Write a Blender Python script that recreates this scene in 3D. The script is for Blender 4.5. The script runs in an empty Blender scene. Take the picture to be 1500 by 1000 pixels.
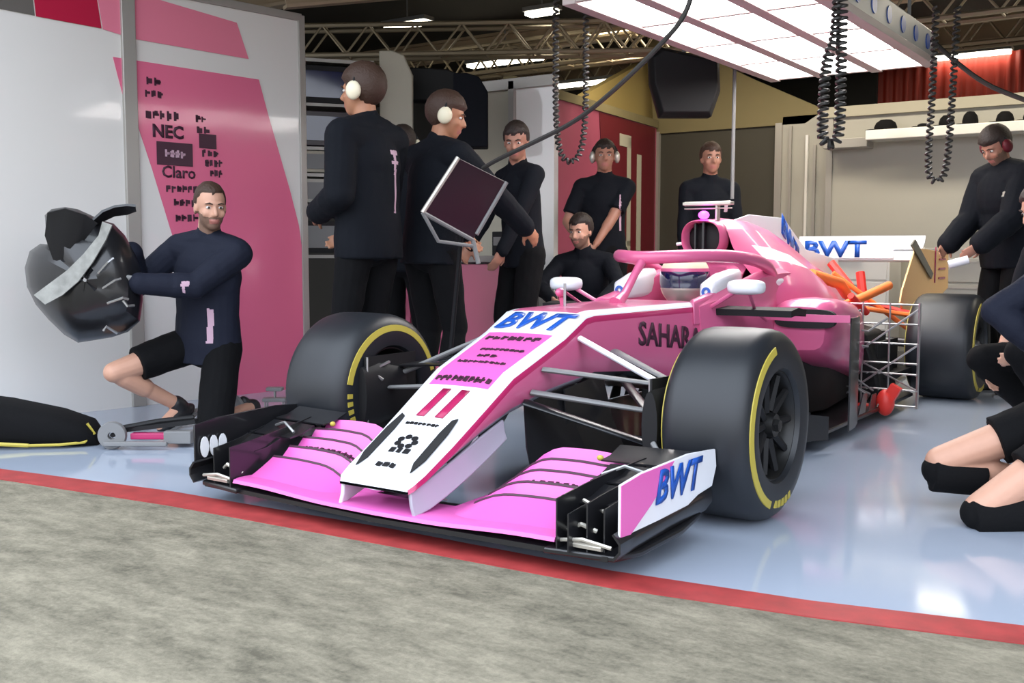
import bpy, math, random
from mathutils import Vector as V, Matrix, noise
random.seed(7)
C = bpy.context.scene.collection
PI = math.pi
# ------------------------------------------------------------------ measured camera
CAM = V((2.27, -3.44, 0.93)); YAW = math.radians(34.4); PITCH = math.radians(4.85); FPX = 1534.0
FW = V((-math.sin(YAW), math.cos(YAW), 0)); RT = V((math.cos(YAW), math.sin(YAW), 0))
def at(px, py, d):            # a measured point: photo position and distance along the floor
    q = CAM + FW*d + RT*((px-750)/FPX*d); q.z = CAM.z + (370-py)*d/FPX; return q
def ground(px, py): return at(px, py, CAM.z*FPX/(py-370))
# ------------------------------------------------------------------ materials
def mat(name, col, rough=.5, metal=0, noise_amt=0, scale=8, coat=0, emit=None, estr=0, bump=0, spec=.5, alpha=1):
    m = bpy.data.materials.new(name); m.use_nodes = True
    nt = m.node_tree; b = nt.nodes['Principled BSDF']
    b.inputs['Base Color'].default_value = (*col, 1); b.inputs['Roughness'].default_value = rough
    b.inputs['Metallic'].default_value = metal; b.inputs['Coat Weight'].default_value = coat
    b.inputs['Coat Roughness'].default_value = .06
    b.inputs['Specular IOR Level'].default_value = spec
    if emit: b.inputs['Emission Color'].default_value = (*emit, 1); b.inputs['Emission Strength'].default_value = estr
    tc = nt.nodes.new('ShaderNodeTexCoord'); n = nt.nodes.new('ShaderNodeTexNoise')
    n.inputs['Scale'].default_value = scale; n.inputs['Detail'].default_value = 6
    nt.links.new(tc.outputs['Object'], n.inputs['Vector'])
    if noise_amt:
        mx = nt.nodes.new('ShaderNodeMix'); mx.data_type = 'RGBA'
        mx.inputs[6].default_value = (*[c*(1-noise_amt) for c in col], 1)
        mx.inputs[7].default_value = (*[min(1, c*(1+noise_amt)) for c in col], 1)
        nt.links.new(n.outputs['Fac'], mx.inputs[0]); nt.links.new(mx.outputs[2], b.inputs['Base Color'])
    mr = nt.nodes.new('ShaderNodeMapRange'); mr.inputs[3].default_value = max(0, rough-.05); mr.inputs[4].default_value = min(1, rough+.05)
    nt.links.new(n.outputs['Fac'], mr.inputs[0]); nt.links.new(mr.outputs[0], b.inputs['Roughness'])
    if bump:
        bp = nt.nodes.new('ShaderNodeBump'); bp.inputs['Strength'].default_value = bump; bp.inputs['Distance'].default_value = .02
        nt.links.new(n.outputs['Fac'], bp.inputs['Height']); nt.links.new(bp.outputs[0], b.inputs['Normal'])
    return m
M = {}
M['pink'] = mat('pink_paint', (.66, .13, .28), .3, coat=.35)
M['pink_skylit'] = mat('skylit_pink_paint', (.76, .13, .47), .35, coat=.2)  # the car's pink with the blue skylight put into its colour
M['nosepink'] = M['pink_skylit']
M['deep'] = mat('crimson_paint', (.46, .02, .12), .3, coat=.3)
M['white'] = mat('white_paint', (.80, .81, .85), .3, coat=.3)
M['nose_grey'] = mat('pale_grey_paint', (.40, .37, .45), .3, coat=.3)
M['blue'] = mat('blue_lettering', (.012, .09, .45), .35)
M['number'] = mat('crimson_number', (.40, .012, .09), .35)
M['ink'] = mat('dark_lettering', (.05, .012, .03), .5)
M['carbon'] = mat('carbon_fibre', (.012, .012, .014), .32, coat=.3)
M['carbon_matte'] = mat('matte_carbon', (.010, .010, .011), .6, spec=.3)
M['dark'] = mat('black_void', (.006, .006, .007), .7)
M['rubber'] = mat('slick_rubber', (.013, .015, .019), .42, noise_amt=.12, scale=6)
M['yellow'] = mat('yellow_tyre_paint', (.48, .39, .06), .5)
M['rim'] = mat('black_magnesium', (.012, .012, .012), .4, metal=.3)
M['steel'] = mat('brushed_steel', (.42, .42, .42), .35, metal=.8)
M['alu'] = mat('pale_metal', (.60, .57, .50), .35, metal=.5)
M['grey'] = mat('grey_plastic', (.20, .20, .20), .5)
M['orange'] = mat('orange_flow_paint', (.95, .22, .05), .5)
M['yorange'] = mat('pale_orange_flow_paint', (1.0, .62, .28), .5)
M['red'] = mat('red_plastic', (.75, .04, .03), .4)
M['navy'] = mat('navy_cloth', (.0042, .0055, .009), .85, bump=.1, scale=120, spec=.2)
M['navy2'] = mat('lighter_navy_cloth', (.010, .0125, .025), .8, bump=.1, scale=120, spec=.25)
M['black_cloth'] = mat('black_cloth', (.0038, .0038, .0045), .9, bump=.1, scale=120, spec=.2)
M['stripe'] = mat('pale_pink_cloth_stripe', (.55, .36, .45), .8)
M['skin'] = mat('skin', (.60, .33, .23), .5, noise_amt=.06, scale=25)
M['skin_warm'] = mat('tanned_skin', (.44, .20, .11), .5, noise_amt=.06, scale=25)
M['skin_dim'] = mat('ruddy_skin', (.38, .18, .12), .5, noise_amt=.06, scale=25)
M['lips'] = mat('lip_skin', (.42, .16, .13), .5)
M['stubble'] = mat('stubble_skin', (.20, .115, .08), .7, noise_amt=.2, scale=200)
M['hair'] = mat('dark_brown_hair', (.022, .013, .009), .6, bump=.3, scale=90)
M['hair_brown'] = mat('brown_hair', (.05, .024, .014), .6, bump=.3, scale=90)
M['eye'] = mat('eye_white', (.7, .68, .65), .3)
M['iris'] = mat('dark_iris', (.03, .02, .015), .2)
M['cream'] = mat('cream_plastic', (.85, .78, .58), .4)
M['visor'] = mat('dark_blue_visor', (.01, .012, .06), .08, coat=.8)
M['purple'] = mat('magenta_lamp', (.6, .05, .6), .4, emit=(.8, .05, .9), estr=3)
M['hose'] = mat('black_coiled_hose', (.03, .028, .025), .5)
M['shoe'] = mat('black_shoe_leather', (.012, .012, .014), .5)
# walls
M['wallwhite'] = mat('glossy_white_panel', (.74, .72, .69), .07, noise_amt=.02, scale=2, coat=.3)
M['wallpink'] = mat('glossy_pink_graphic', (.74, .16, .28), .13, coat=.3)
M['wallpink_top'] = mat('salmon_pink_graphic', (.78, .22, .32), .25, coat=.2)
M['wallcrim'] = mat('crimson_graphic', (.45, .012, .05), .3)
M['wallgrey'] = mat('dark_grey_graphic', (.12, .11, .10), .4)
M['post'] = mat('grey_metal_post', (.38, .36, .33), .4, metal=.3)
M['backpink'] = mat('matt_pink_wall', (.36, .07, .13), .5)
M['burgundy'] = mat('burgundy_graphic', (.12, .006, .014), .5)
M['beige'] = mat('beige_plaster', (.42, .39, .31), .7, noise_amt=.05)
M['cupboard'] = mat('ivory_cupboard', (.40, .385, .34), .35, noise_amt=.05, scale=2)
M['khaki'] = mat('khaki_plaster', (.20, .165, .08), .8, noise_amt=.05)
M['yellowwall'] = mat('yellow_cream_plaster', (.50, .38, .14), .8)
M['olive'] = mat('olive_shutter', (.05, .046, .034), .7, noise_amt=.1)
M['redcorr'] = mat('red_corrugated_sheet', (.30, .022, .010), .5)
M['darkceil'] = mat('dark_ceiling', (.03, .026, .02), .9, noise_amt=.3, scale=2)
M['truss'] = mat('bronze_truss', (.30, .245, .165), .5, metal=.4)
M['beam'] = mat('brown_beam', (.42, .32, .22), .6)
M['panelgrey'] = mat('gantry_grey', (.34, .36, .37), .4)
M['pinkgrey'] = mat('gantry_rib', (.50, .42, .40), .5)
M['led'] = mat('led_diffuser', (.9, .9, .9), .5, emit=(1, .985, .96), estr=5.5)
M['tube'] = mat('lamp_tube', (.9, .9, .85), .5, emit=(1, .93, .75), estr=7)
M['countertop'] = mat('dark_countertop', (.05, .045, .04), .4)
M['screen'] = mat('maroon_black_screen', (.018, .006, .012), .3)

def floor_mat():
    m = mat('pale_blue_epoxy', (.37, .42, .51), .09, noise_amt=.05, scale=1.5, coat=0)
    return m
def apron_mat():
    m = bpy.data.materials.new('worn_concrete'); m.use_nodes = True; nt = m.node_tree; b = nt.nodes['Principled BSDF']
    b.inputs['Roughness'].default_value = .9; b.inputs['Specular IOR Level'].default_value = .2
    tc = nt.nodes.new('ShaderNodeTexCoord')
    def nz(s, d, stretch=(1, 1, 1)):
        mp = nt.nodes.new('ShaderNodeMapping'); mp.inputs['Scale'].default_value = stretch
        mp.inputs['Rotation'].default_value = (0, 0, math.radians(12))
        n = nt.nodes.new('ShaderNodeTexNoise'); n.inputs['Scale'].default_value = s; n.inputs['Detail'].default_value = d; n.inputs['Roughness'].default_value = .65
        nt.links.new(tc.outputs['Object'], mp.inputs[0]); nt.links.new(mp.outputs[0], n.inputs['Vector']); return n
    a = nz(1.4, 5, (1, 3, 1)); c = nz(60, 8); e = nz(8, 8, (1, 2, 1))
    r = nt.nodes.new('ShaderNodeValToRGB'); r.color_ramp.elements[0].color = (.105, .095, .070, 1); r.color_ramp.elements[1].color = (.29, .26, .195, 1)
    r.color_ramp.elements[0].position = .40; r.color_ramp.elements[1].position = .62
    ad = nt.nodes.new('ShaderNodeMath'); ad.operation = 'MULTIPLY_ADD'; ad.inputs[1].default_value = .25
    nt.links.new(c.outputs['Fac'], ad.inputs[0])
    m2 = nt.nodes.new('ShaderNodeMath'); m2.operation = 'MULTIPLY_ADD'; m2.inputs[1].default_value = .42
    nt.links.new(e.outputs['Fac'], m2.inputs[0])
    m3 = nt.nodes.new('ShaderNodeMath'); m3.operation = 'MULTIPLY'; m3.inputs[1].default_value = .36
    nt.links.new(a.outputs['Fac'], m3.inputs[0]); nt.links.new(m3.outputs[0], m2.inputs[2]); nt.links.new(m2.outputs[0], ad.inputs[2])
    nt.links.new(ad.outputs[0], r.inputs[0]); nt.links.new(r.outputs[0], b.inputs['Base Color'])
    bp = nt.nodes.new('ShaderNodeBump'); bp.inputs['Strength'].default_value = .5; bp.inputs['Distance'].default_value = .01
    nt.links.new(c.outputs['Fac'], bp.inputs['Height']); nt.links.new(bp.outputs[0], b.inputs['Normal'])
    return m
M['floor'] = floor_mat(); M['apron'] = apron_mat()
M['redline'] = mat('worn_red_line', (.34, .035, .035), .6, noise_amt=.45, scale=14)
# ------------------------------------------------------------------ mesh builder
BEV = []       # bevels are added at the end, which keeps the build quick
class MB:
    def __init__(s): s.v = []; s.f = []; s.m = []
    def add(s, vs, fs, mi=0):
        o = len(s.v); s.v += [tuple(v) for v in vs]
        for f in fs: s.f.append([i+o for i in f]); s.m.append(mi)
        return s
    def box(s, c, d, R=None, mi=0):
        hx, hy, hz = d[0]/2, d[1]/2, d[2]/2; vs = []
        for z in (-hz, hz):
            for x, y in ((-hx, -hy), (hx, -hy), (hx, hy), (-hx, hy)):
                q = V((x, y, z)); q = R @ q if R else q; vs.append(q+V(c))
        return s.add(vs, [(3, 2, 1, 0), (4, 5, 6, 7), (0, 1, 5, 4), (1, 2, 6, 5), (2, 3, 7, 6), (3, 0, 4, 7)], mi)
    def rings(s, rs, cap=True, mi=0, mf=None, closed=True):
        o = len(s.v); n = len(rs[0])
        for r in rs: s.v += [tuple(p) for p in r]
        for i in range(len(rs)-1):
            for j in range(n if closed else n-1):
                k = (j+1) % n
                s.f.append([o+i*n+j, o+i*n+k, o+(i+1)*n+k, o+(i+1)*n+j]); s.m.append(mf(i, j) if mf else mi)
        if cap:
            s.f.append([o+j for j in range(n)][::-1]); s.m.append(mi)
            s.f.append([o+(len(rs)-1)*n+j for j in range(n)]); s.m.append(mi)
        return s
    def frust(s, a, b, ra, rb, seg=10, mi=0, flat=1, side=None):
        a = V(a); b = V(b); d = (b-a).normalized()
        u = d.orthogonal().normalized() if side is None else (V(side)-d*V(side).dot(d)).normalized(); w = d.cross(u)
        rs = []
        for p, r in ((a, ra), (b, rb)): rs.append([p+u*math.cos(t)*r+w*math.sin(t)*r*flat for t in [2*PI*i/seg for i in range(seg)]])
        return s.rings(rs, mi=mi)
    def tube(s, pts, r, seg=8, mi=0):
        pts = [V(p) for p in pts]; rs = []; u = None
        for i, p in enumerate(pts):
            d = (pts[min(i+1, len(pts)-1)]-pts[max(i-1, 0)]).normalized()
            u = d.orthogonal().normalized() if u is None else (u-d*u.dot(d)).normalized()
            w = d.cross(u); rr = r[i] if isinstance(r, (list, tuple)) else r
            rs.append([p+u*math.cos(t)*rr+w*math.sin(t)*rr for t in [2*PI*k/seg for k in range(seg)]])
        return s.rings(rs, mi=mi)
    def caps(s, a, b, ra, rb, seg=14, X=None):
        a = V(a); b = V(b); d = b-a; L = d.length
        if L < 1e-6: d = V((0, 0, 1))
        d = d.normalized(); u = d.orthogonal().normalized(); w = d.cross(u); rs = []
        for k in range(5):
            t = -PI/2+PI/2*k/4; t = max(t, -PI/2+.12); rs.append((a+d*math.sin(t)*ra, ra*math.cos(t)))
        for k in range(5):
            t = PI/2*k/4; t = min(t, PI/2-.12); rs.append((b+d*math.sin(t)*rb, rb*math.cos(t)))
        return s.rings([[p+u*math.cos(q)*r+w*math.sin(q)*r for q in [2*PI*i/seg for i in range(seg)]] for p, r in rs])
    def ell(s, c, r, A=None, seg=20, n=12, mi=0):
        A = A or (V((1, 0, 0)), V((0, 1, 0)), V((0, 0, 1))); rs = []
        for k in range(n+1):
            t = -PI/2+.06+(PI-.12)*k/n
            rs.append([V(c)+A[0]*r[0]*math.cos(t)*math.cos(q)+A[1]*r[1]*math.cos(t)*math.sin(q)+A[2]*r[2]*math.sin(t) for q in [2*PI*i/seg for i in range(seg)]])
        return s.rings(rs, mi=mi)
    def lathe(s, prof, o, ax, seg=48, mi=0, mf=None, closed=True):    # prof: (radius, offset along axis)
        ax = V(ax).normalized(); u = ax.orthogonal().normalized(); w = ax.cross(u)
        rs = [[V(o)+ax*h+(u*math.cos(t)+w*math.sin(t))*r for r, h in prof] for t in [2*PI*i/seg for i in range(seg)]]
        ofs = len(s.v); n = len(prof)
        for r in rs: s.v += [tuple(p) for p in r]
        for i in range(seg):
            for j in range(n if closed else n-1):
                k = (j+1) % n; i2 = (i+1) % seg
                s.f.append([ofs+i*n+j, ofs+i2*n+j, ofs+i2*n+k, ofs+i*n+k]); s.m.append(mf(i, j) if mf else mi)
        return s
    def prism(s, pts, fn, t, mi=0):         # 2D outline pts -> fn(a,b,h) at h=0 and h=t
        n = len(pts); vs = [fn(a, b, 0) for a, b in pts]+[fn(a, b, t) for a, b in pts]
        return s.add(vs, [list(range(n))[::-1], list(range(n, 2*n))]+[(i, (i+1) % n, n+(i+1) % n, n+i) for i in range(n)], mi)
    def sheet(s, grid, th, mi=0, nrm=None):  # grid[i][j] points, given thickness
        a = len(grid); b = len(grid[0]); g = [[V(p) for p in r] for r in grid]; N = []
        for i in range(a):
            row = []
            for j in range(b):
                du = g[min(i+1, a-1)][j]-g[max(i-1, 0)][j]; dv = g[i][min(j+1, b-1)]-g[i][max(j-1, 0)]
                q = du.cross(dv); row.append(q.normalized() if q.length > 1e-9 else V((0, 0, 1)))
            N.append(row)
        vs = [g[i][j]+N[i][j]*th/2 for i in range(a) for j in range(b)]+[g[i][j]-N[i][j]*th/2 for i in range(a) for j in range(b)]
        o = a*b; fs = []
        for i in range(a-1):
            for j in range(b-1):
                q = [i*b+j, (i+1)*b+j, (i+1)*b+j+1, i*b+j+1]; fs.append(q); fs.append([x+o for x in q[::-1]])
        per = [(i, 0) for i in range(a)]+[(a-1, j) for j in range(1, b)]+[(i, b-1) for i in range(a-2, -1, -1)]+[(0, j) for j in range(b-2, 0, -1)]
        ids = [i*b+j for i, j in per]
        for k in range(len(ids)): p = ids[k]; q = ids[(k+1) % len(ids)]; fs.append([q, p, p+o, q+o])
        return s.add(vs, fs, mi)
    def mesh(s, name):
        me = bpy.data.meshes.new(name); me.from_pydata(s.v, [], s.f); me.validate(); me.update(); return me
    def build(s, name, mats, parent=None, bevel=0, smooth=40, fix=True, seg=2):
        me = bpy.data.meshes.new(name); me.from_pydata(s.v, [], s.f)
        for m in (mats if isinstance(mats, (list, tuple)) else [mats]): me.materials.append(m)
        for p, mi in zip(me.polygons, s.m): p.material_index = mi
        if fix:
            import bmesh
            bm = bmesh.new(); bm.from_mesh(me); bmesh.ops.recalc_face_normals(bm, faces=bm.faces); bm.to_mesh(me); bm.free()
        me.shade_smooth(); me.set_sharp_from_angle(angle=math.radians(smooth))
        o = bpy.data.objects.new(name, me); C.objects.link(o)
        if parent: o.parent = parent
        if bevel:
            BEV.append((o, bevel, seg))
        return o
def tag(o, label=None, cat=None, group=None, kind=None):
    if label: o['label'] = label
    if cat: o['category'] = cat
    if group: o['group'] = group
    if kind: o['kind'] = kind
    return o
def empty(name, loc, rz=0):
    o = bpy.data.objects.new(name, None); C.objects.link(o); o.location = loc; o.rotation_euler = (0, 0, rz); o.empty_display_size = .1; return o
def text_mesh(body, size, fn, name, m, parent, bold=.0, shear=0, cuts=2, align='CENTER', sx=1):
    cu = bpy.data.curves.new(name, 'FONT'); cu.body = body; cu.size = size; cu.align_x = align; cu.align_y = 'CENTER'; cu.offset = bold; cu.shear = shear
    cu.resolution_u = 2; t = bpy.data.objects.new(name, cu); C.objects.link(t)
    dg = bpy.context.evaluated_depsgraph_get(); me = bpy.data.meshes.new_from_object(t.evaluated_get(dg)); bpy.data.objects.remove(t)
    import bmesh
    bm = bmesh.new(); bm.from_mesh(me)
    if cuts:
        bmesh.ops.triangulate(bm, faces=bm.faces)
        for _ in range(cuts):
            es = [e for e in bm.edges if e.calc_length() > .05]
            if es: bmesh.ops.subdivide_edges(bm, edges=es, cuts=1); bmesh.ops.triangulate(bm, faces=bm.faces)
    r = bmesh.ops.extrude_face_region(bm, geom=bm.faces[:])
    top = [g for g in r['geom'] if isinstance(g, bmesh.types.BMVert)]; tops = set(top)
    for v in bm.verts: v.co = fn(v.co.x*sx, v.co.y, .0025 if v in tops else 0.0)
    bmesh.ops.recalc_face_normals(bm, faces=bm.faces)
    bm.to_mesh(me); bm.free(); me.materials.clear(); me.materials.append(m); me.name = name
    o = bpy.data.objects.new(name, me); C.objects.link(o); o.parent = parent; return o
def marks(n, w, h, fn, name, m, parent, seed=0):      # a line of lettering too small to read in the photo
    r = random.Random(seed); b = MB(); cw = w/n
    for i in range(n):
        x0 = -w/2+cw*i; k = r.randint(0, 3)
        segs = [(.10, r.uniform(0, .15), r.uniform(.3, .5), r.uniform(.8, 1))] + [(.35, r.uniform(0, .5), r.uniform(.7, .9), r.uniform(.6, 1))] + ([(.1, .4, .95, .65)] if k > 1 else [])
        for a, c, d, e in segs:
            b.prism([(x0+a*cw, -h/2+c*h), (x0+d*cw, -h/2+c*h), (x0+d*cw, -h/2+e*h), (x0+a*cw, -h/2+e*h)], fn, .0025)
    return b.build(name, m, parent)
def lerp(a, b, t): return a+(b-a)*t
def ss(t): t = max(0, min(1, t)); return t*t*(3-2*t)
def interp(tab, y):
    if y <= tab[0][0]: return tab[0][1:]
    for a, b in zip(tab, tab[1:]):
        if y <= b[0]:
            t = (y-a[0])/(b[0]-a[0]); return tuple(lerp(p, q, t) for p, q in zip(a[1:], b[1:]))
    return tab[-1][1:]
# ================================================================== SETTING
# threshold line of the garage, read off the floor
T0 = ground(-250, 660); T1 = ground(1750, 970)
tp = [ground(-150, 674), ground(0, 692), ground(240, 724), ground(560, 780), ground(900, 846), ground(1200, 892), ground(1500, 928), ground(1650, 946)]
tb = [ground(-150, 688), ground(0, 708), ground(240, 746), ground(560, 806), ground(900, 872), ground(1200, 917), ground(1500, 956), ground(1650, 974)]
b = MB(); n = len(tp)
inner = [V((-9, -1.1, 0))]+tp+[V((9, -.2, 0))]
b.v = [(p.x, p.y, 0) for p in inner]+[(p.x, 14, 0) for p in inner]; k = len(inner)
b.v += [(p.x, p.y, -.15) for p in inner]+[(p.x, 14, -.15) for p in inner]
for i in range(k-1):
    b.f.append([i, i+1, k+i+1, k+i]); b.f.append([2*k+i, 3*k+i, 3*k+i+1, 2*k+i+1]); b.f.append([i, 2*k+i, 2*k+i+1, i+1])
b.m = [0]*len(b.f)
tag(b.build('floor', M['floor'], fix=False), 'pale blue glossy painted garage floor', kind='structure')
b = MB(); outer = [V((-9, -1.12, 0))]+tb+[V((9, -.25, 0))]
b.v = [(p.x, p.y, 0) for p in outer]+[(p.x, -14, 0) for p in outer]
b.f = [[i, k+i, k+i+1, i+1] for i in range(k-1)]; b.m = [0]*len(b.f)
tag(b.build('ground', M['apron'], fix=False), 'worn grey concrete pit lane apron', kind='structure')
b = MB(); b.v = [(p.x, p.y, .003) for p in inner]+[(p.x, p.y, .003) for p in outer]
b.v += [(p.x, p.y, -.02) for p in inner]+[(p.x, p.y, -.02) for p in outer]
b.f = [[i, k+i, k+i+1, i+1] for i in range(k-1)]+[[i, i+1, 2*k+i+1, 2*k+i] for i in range(k-1)]+[[k+i, 3*k+i, 3*k+i+1, k+i+1] for i in range(k-1)]; b.m = [0]*len(b.f)
tag(b.build('trim_1', M['redline'], fix=False), 'worn red painted line along the garage threshold', kind='structure')
def slab(name, a, c, z0, z1, th, m, label=None, kind='structure'):   # upright slab from a to c (xy)
    a = V((a[0], a[1], 0)); c = V((c[0], c[1], 0)); d = (c-a).normalized(); nn = V((d.y, -d.x, 0))
    b = MB(); b.add([V((p.x, p.y, z)) for z in (z0, z1) for p in (a, c, c-nn*th, a-nn*th)], [(3, 2, 1, 0), (4, 5, 6, 7), (0, 1, 5, 4), (1, 2, 6, 5), (2, 3, 7, 6), (3, 0, 4, 7)])
    return tag(b.build(name, m), label, kind=kind)
# --- left glossy wall panels
WA = V((-3.21, .225, 0)); WB = V((-3.02, 1.454, 0)); WD = (WB-WA).normalized(); WN = V((WD.y, -WD.x, 0))
def wall_s(px):
    r = FW+RT*((px-750)/FPX); w = CAM-WA; w.z = 0
    t = -w.dot(WN)/r.dot(WN); return (w+r*t).dot(WD), t
def wall_pt(px, py, off=0):
    s_, t = wall_s(px); q = WA+WD*s_+WN*off; q.z = CAM.z+(370-py)*t/FPX; return q
s0 = -3.2; sm, _ = wall_s(198); s1, _ = wall_s(447)
ZT = 2.50
for i, (a, c) in enumerate(((s0, sm-.02), (sm+.02, s1))):
    slab('wall_left', WA+WD*a, WA+WD*c, 0, ZT if i else 2.72, .06, M['wallwhite'], 'glossy white wall panel with pink graphics, ' + ('right of the post' if i else 'left of the post'))
def wp(s_, z, off): return WA+WD*s_+WN*off+V((0, 0, z))
p = MB(); p.box(wp(sm, 1.37, 0), (.05, .085, 2.74), Matrix.Rotation(math.atan2(WD.y, WD.x)-PI/2, 3, 'Z'))
tag(p.build('trim_2', M['post'], bevel=.004), 'grey metal post joining the white wall panels', kind='structure')
p = MB(); p.box(wp(s1, 1.26, -.02), (.07, .05, 2.52), Matrix.Rotation(math.atan2(WD.y, WD.x)-PI/2, 3, 'Z'))
p.prism([(sm, 2.48), (s1, 2.48), (s1, 2.53), (sm, 2.53)], lambda a, c, h: wp(a, c, h-.06), .075)
tag(p.build('trim_3', M['post'], bevel=.004), 'grey metal edge frame of the wall panel', kind='structure')
def decal(name, pts, m, off=.002, th=.003, lab=None, parent=None):
    b = MB(); n = len(pts); v0 = [wall_pt(x, y, off) for x, y in pts]; v1 = [wall_pt(x, y, off+th) for x, y in pts]
    b.add(v0+v1, [list(range(n))[::-1], list(range(n, 2*n))]+[(i, (i+1) % n, n+(i+1) % n, n+i) for i in range(n)])
    o = b.build(name, m, parent); 
    if not parent: tag(o, lab, kind='structure')
    return o
decal('trim_4', [(176, 90), (192, 92.5), (192, 159)], M['wallpink'], lab='tip of pink wall graphic left of the post')
big = [(203, 94), (385, 122), (397, 170), (412, 225), (427, 280), (439, 330), (444, 372), (444, 569), (322, 583), (270, 400), (228, 250), (203, 168)]
decal('trim_5', big, M['wallpink'], lab='large pink slanted graphic with sponsor lettering on the wall')
decal('trim_6', [(203, 2), (228, 5), (355, 42), (371, 93), (203, 64)], M['wallpink_top'], lab='upper salmon pink band on the wall')
decal('trim_7', [(148, -60), (192, -60), (192, 60), (163, 51)], M['wallpink_top'], lab='upper salmon pink band left of the post')
decal('trim_8', [(60, -60), (147, -60), (161, 50), (68, 33)], M['wallcrim'], lab='crimson band at the top of the wall')
decal('trim_9', [(-120, -60), (58, -60), (66, 32), (-120, -4)], M['wallgrey'], lab='dark grey band at the top left of the wall')
def wall_text_fn(px, py, slope=.0):
    s_, t = wall_s(px); z = CAM.z+(370-py)*t/FPX
    return lambda x, y, h: WA+WD*(s_+x)+WN*(.006+h)+V((0, 0, z+y-slope*x))
W5 = bpy.data.objects['trim_5']
text_mesh('NEC', .105, wall_text_fn(252, 197, .0), 'lettering', M['ink'], W5, bold=.004, cuts=0)
text_mesh('Claro', .10, wall_text_fn(266, 255), 'lettering', M['ink'], W5, bold=.002, cuts=0)
marks(5, .23, .06, wall_text_fn(245, 173), 'lettering', M['ink'], W5, 1)
marks(3, .12, .05, wall_text_fn(233, 142), 'lettering', M['ink'], W5, 2)
marks(2, .10, .05, wall_text_fn(233, 125), 'lettering', M['ink'], W5, 3)
for i, (px, py, n, w) in enumerate([(270, 278, 6, .22), (274, 298, 4, .16), (276, 320, 4, .16), (300, 178, 2, .08), (303, 194, 2, .1), (312, 227, 3, .12), (317, 241, 4, .13), (320, 256, 3, .09)]):
    marks(n, w, .05, wall_text_fn(px, py), 'lettering', M['ink'], W5, 10+i)
b = MB(); fn = wall_text_fn(261, 228)
b.prism([(-.12, -.07), (.12, -.07), (.12, .07), (-.12, .07)], lambda x, y, h: fn(x, y, h), .003)
b.build('emblem', M['ink'], W5); marks(4, .14, .05, lambda x, y, h: fn(x, y, h+.003), 'lettering', M['stripe'], W5, 5)
b = MB(); f2 = wall_text_fn(309, 210); b.prism([(-.06, -.045), (.06, -.045), (.06, .045), (-.06, .045)], f2, .003); b.build('emblem', M['ink'], W5)
# --- shell
slab('wall_left', (-7.4, -1.1), (-7.4, 13), 0, 3.5, .15, M['darkceil'], 'dark outer side wall beyond the panels')
slab('wall_left', (-7.3, 3.6), (-3.0, 3.6), 0, 2.2, .1, M['darkceil'], 'dark low wall behind the equipment rack')
slab('wall_back', (-7.4, 12.5), (6, 12.5), 0, 3.5, .15, M['beige'], 'far beige wall of the garage block')
slab('wall_right', (5.5, 13), (5.5, -.6), 0, 3.5, .15, M['beige'], 'side wall on the right of the garage')
b = MB(); b.box((-.95, 6.1, 3.45), (13.1, 13.9, .1)); tag(b.build('ceiling', M['darkceil']), 'dark garage ceiling', kind='structure')
# pale partition beside the counter
slab('wall_partition', (-3.0, 3.45), (-2.44, 3.45), 0, 2.24, .06, M['beige'], 'beige grey partition panel behind the men', 'structure')
slab('wall_partition', (-2.41, 3.44), (-2.05, 3.44), 0, 2.20, .06, M['wallwhite'], 'bright white partition panel beside the pink wall', 'structure')
slab('trim_10', (-2.45, 3.40), (-2.40, 3.40), 0, 2.26, .06, M['post'], 'grey post between the partition panels')
slab('trim_18', (-3.0, 3.40), (-2.04, 3.40), 2.20, 2.28, .08, M['post'], 'grey head rail over the partition panels')
# pink wall going deeper
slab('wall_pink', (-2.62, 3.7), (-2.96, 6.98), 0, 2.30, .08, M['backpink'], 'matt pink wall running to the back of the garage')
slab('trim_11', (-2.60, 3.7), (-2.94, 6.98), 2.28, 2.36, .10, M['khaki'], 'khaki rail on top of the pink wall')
PD = (V((-2.96, 6.98, 0))-V((-2.62, 3.7, 0))).normalized(); PN = V((PD.y, -PD.x, 0)); PA = V((-2.62, 3.7, 0))
def pk(a, z, h): return PA+PD*a+PN*(.003+h)+V((0, 0, z))
b = MB(); b.prism([(1.75, 2.27), (3.25, 2.27), (3.25, .1), (2.05, .1)], pk, .003); tag(b.build('trim_12', M['burgundy']), 'burgundy graphic on the pink wall', kind='structure')
b = MB()
for x0, x1, z0, z1 in ((2.25, 2.55, 2.0, 2.12), (2.45, 2.55, 1.0, 2.1), (2.25, 2.55, .95, 1.05), (2.25, 2.45, 1.5, 1.62), (2.72, 2.84, .95, 1.95)):
    b.prism([(x0, z0), (x1, z0), (x1, z1), (x0, z1)], lambda a, z, h: pk(a, z, h+.004), .004)
tag(b.build('trim_13', M['beige']), 'tall cream characters on the burgundy graphic', kind='structure')
text_mesh('O', .42, lambda x, y, h: pk(.42+x*.6, 1.13+y, h), 'lettering', M['burgundy'], bpy.data.objects['wall_pink'], cuts=0)
b = MB(); b.prism([(5.5, 2.3), (12.4, 2.3), (12.4, 3.4), (7.0, 3.0), (5.8, 2.52)], lambda y, z, h: V((-3.15-h, y, z)), .1); tag(b.build('wall_left', M['yellowwall']), 'yellow cream side wall above the pink wall', kind='structure')
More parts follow.
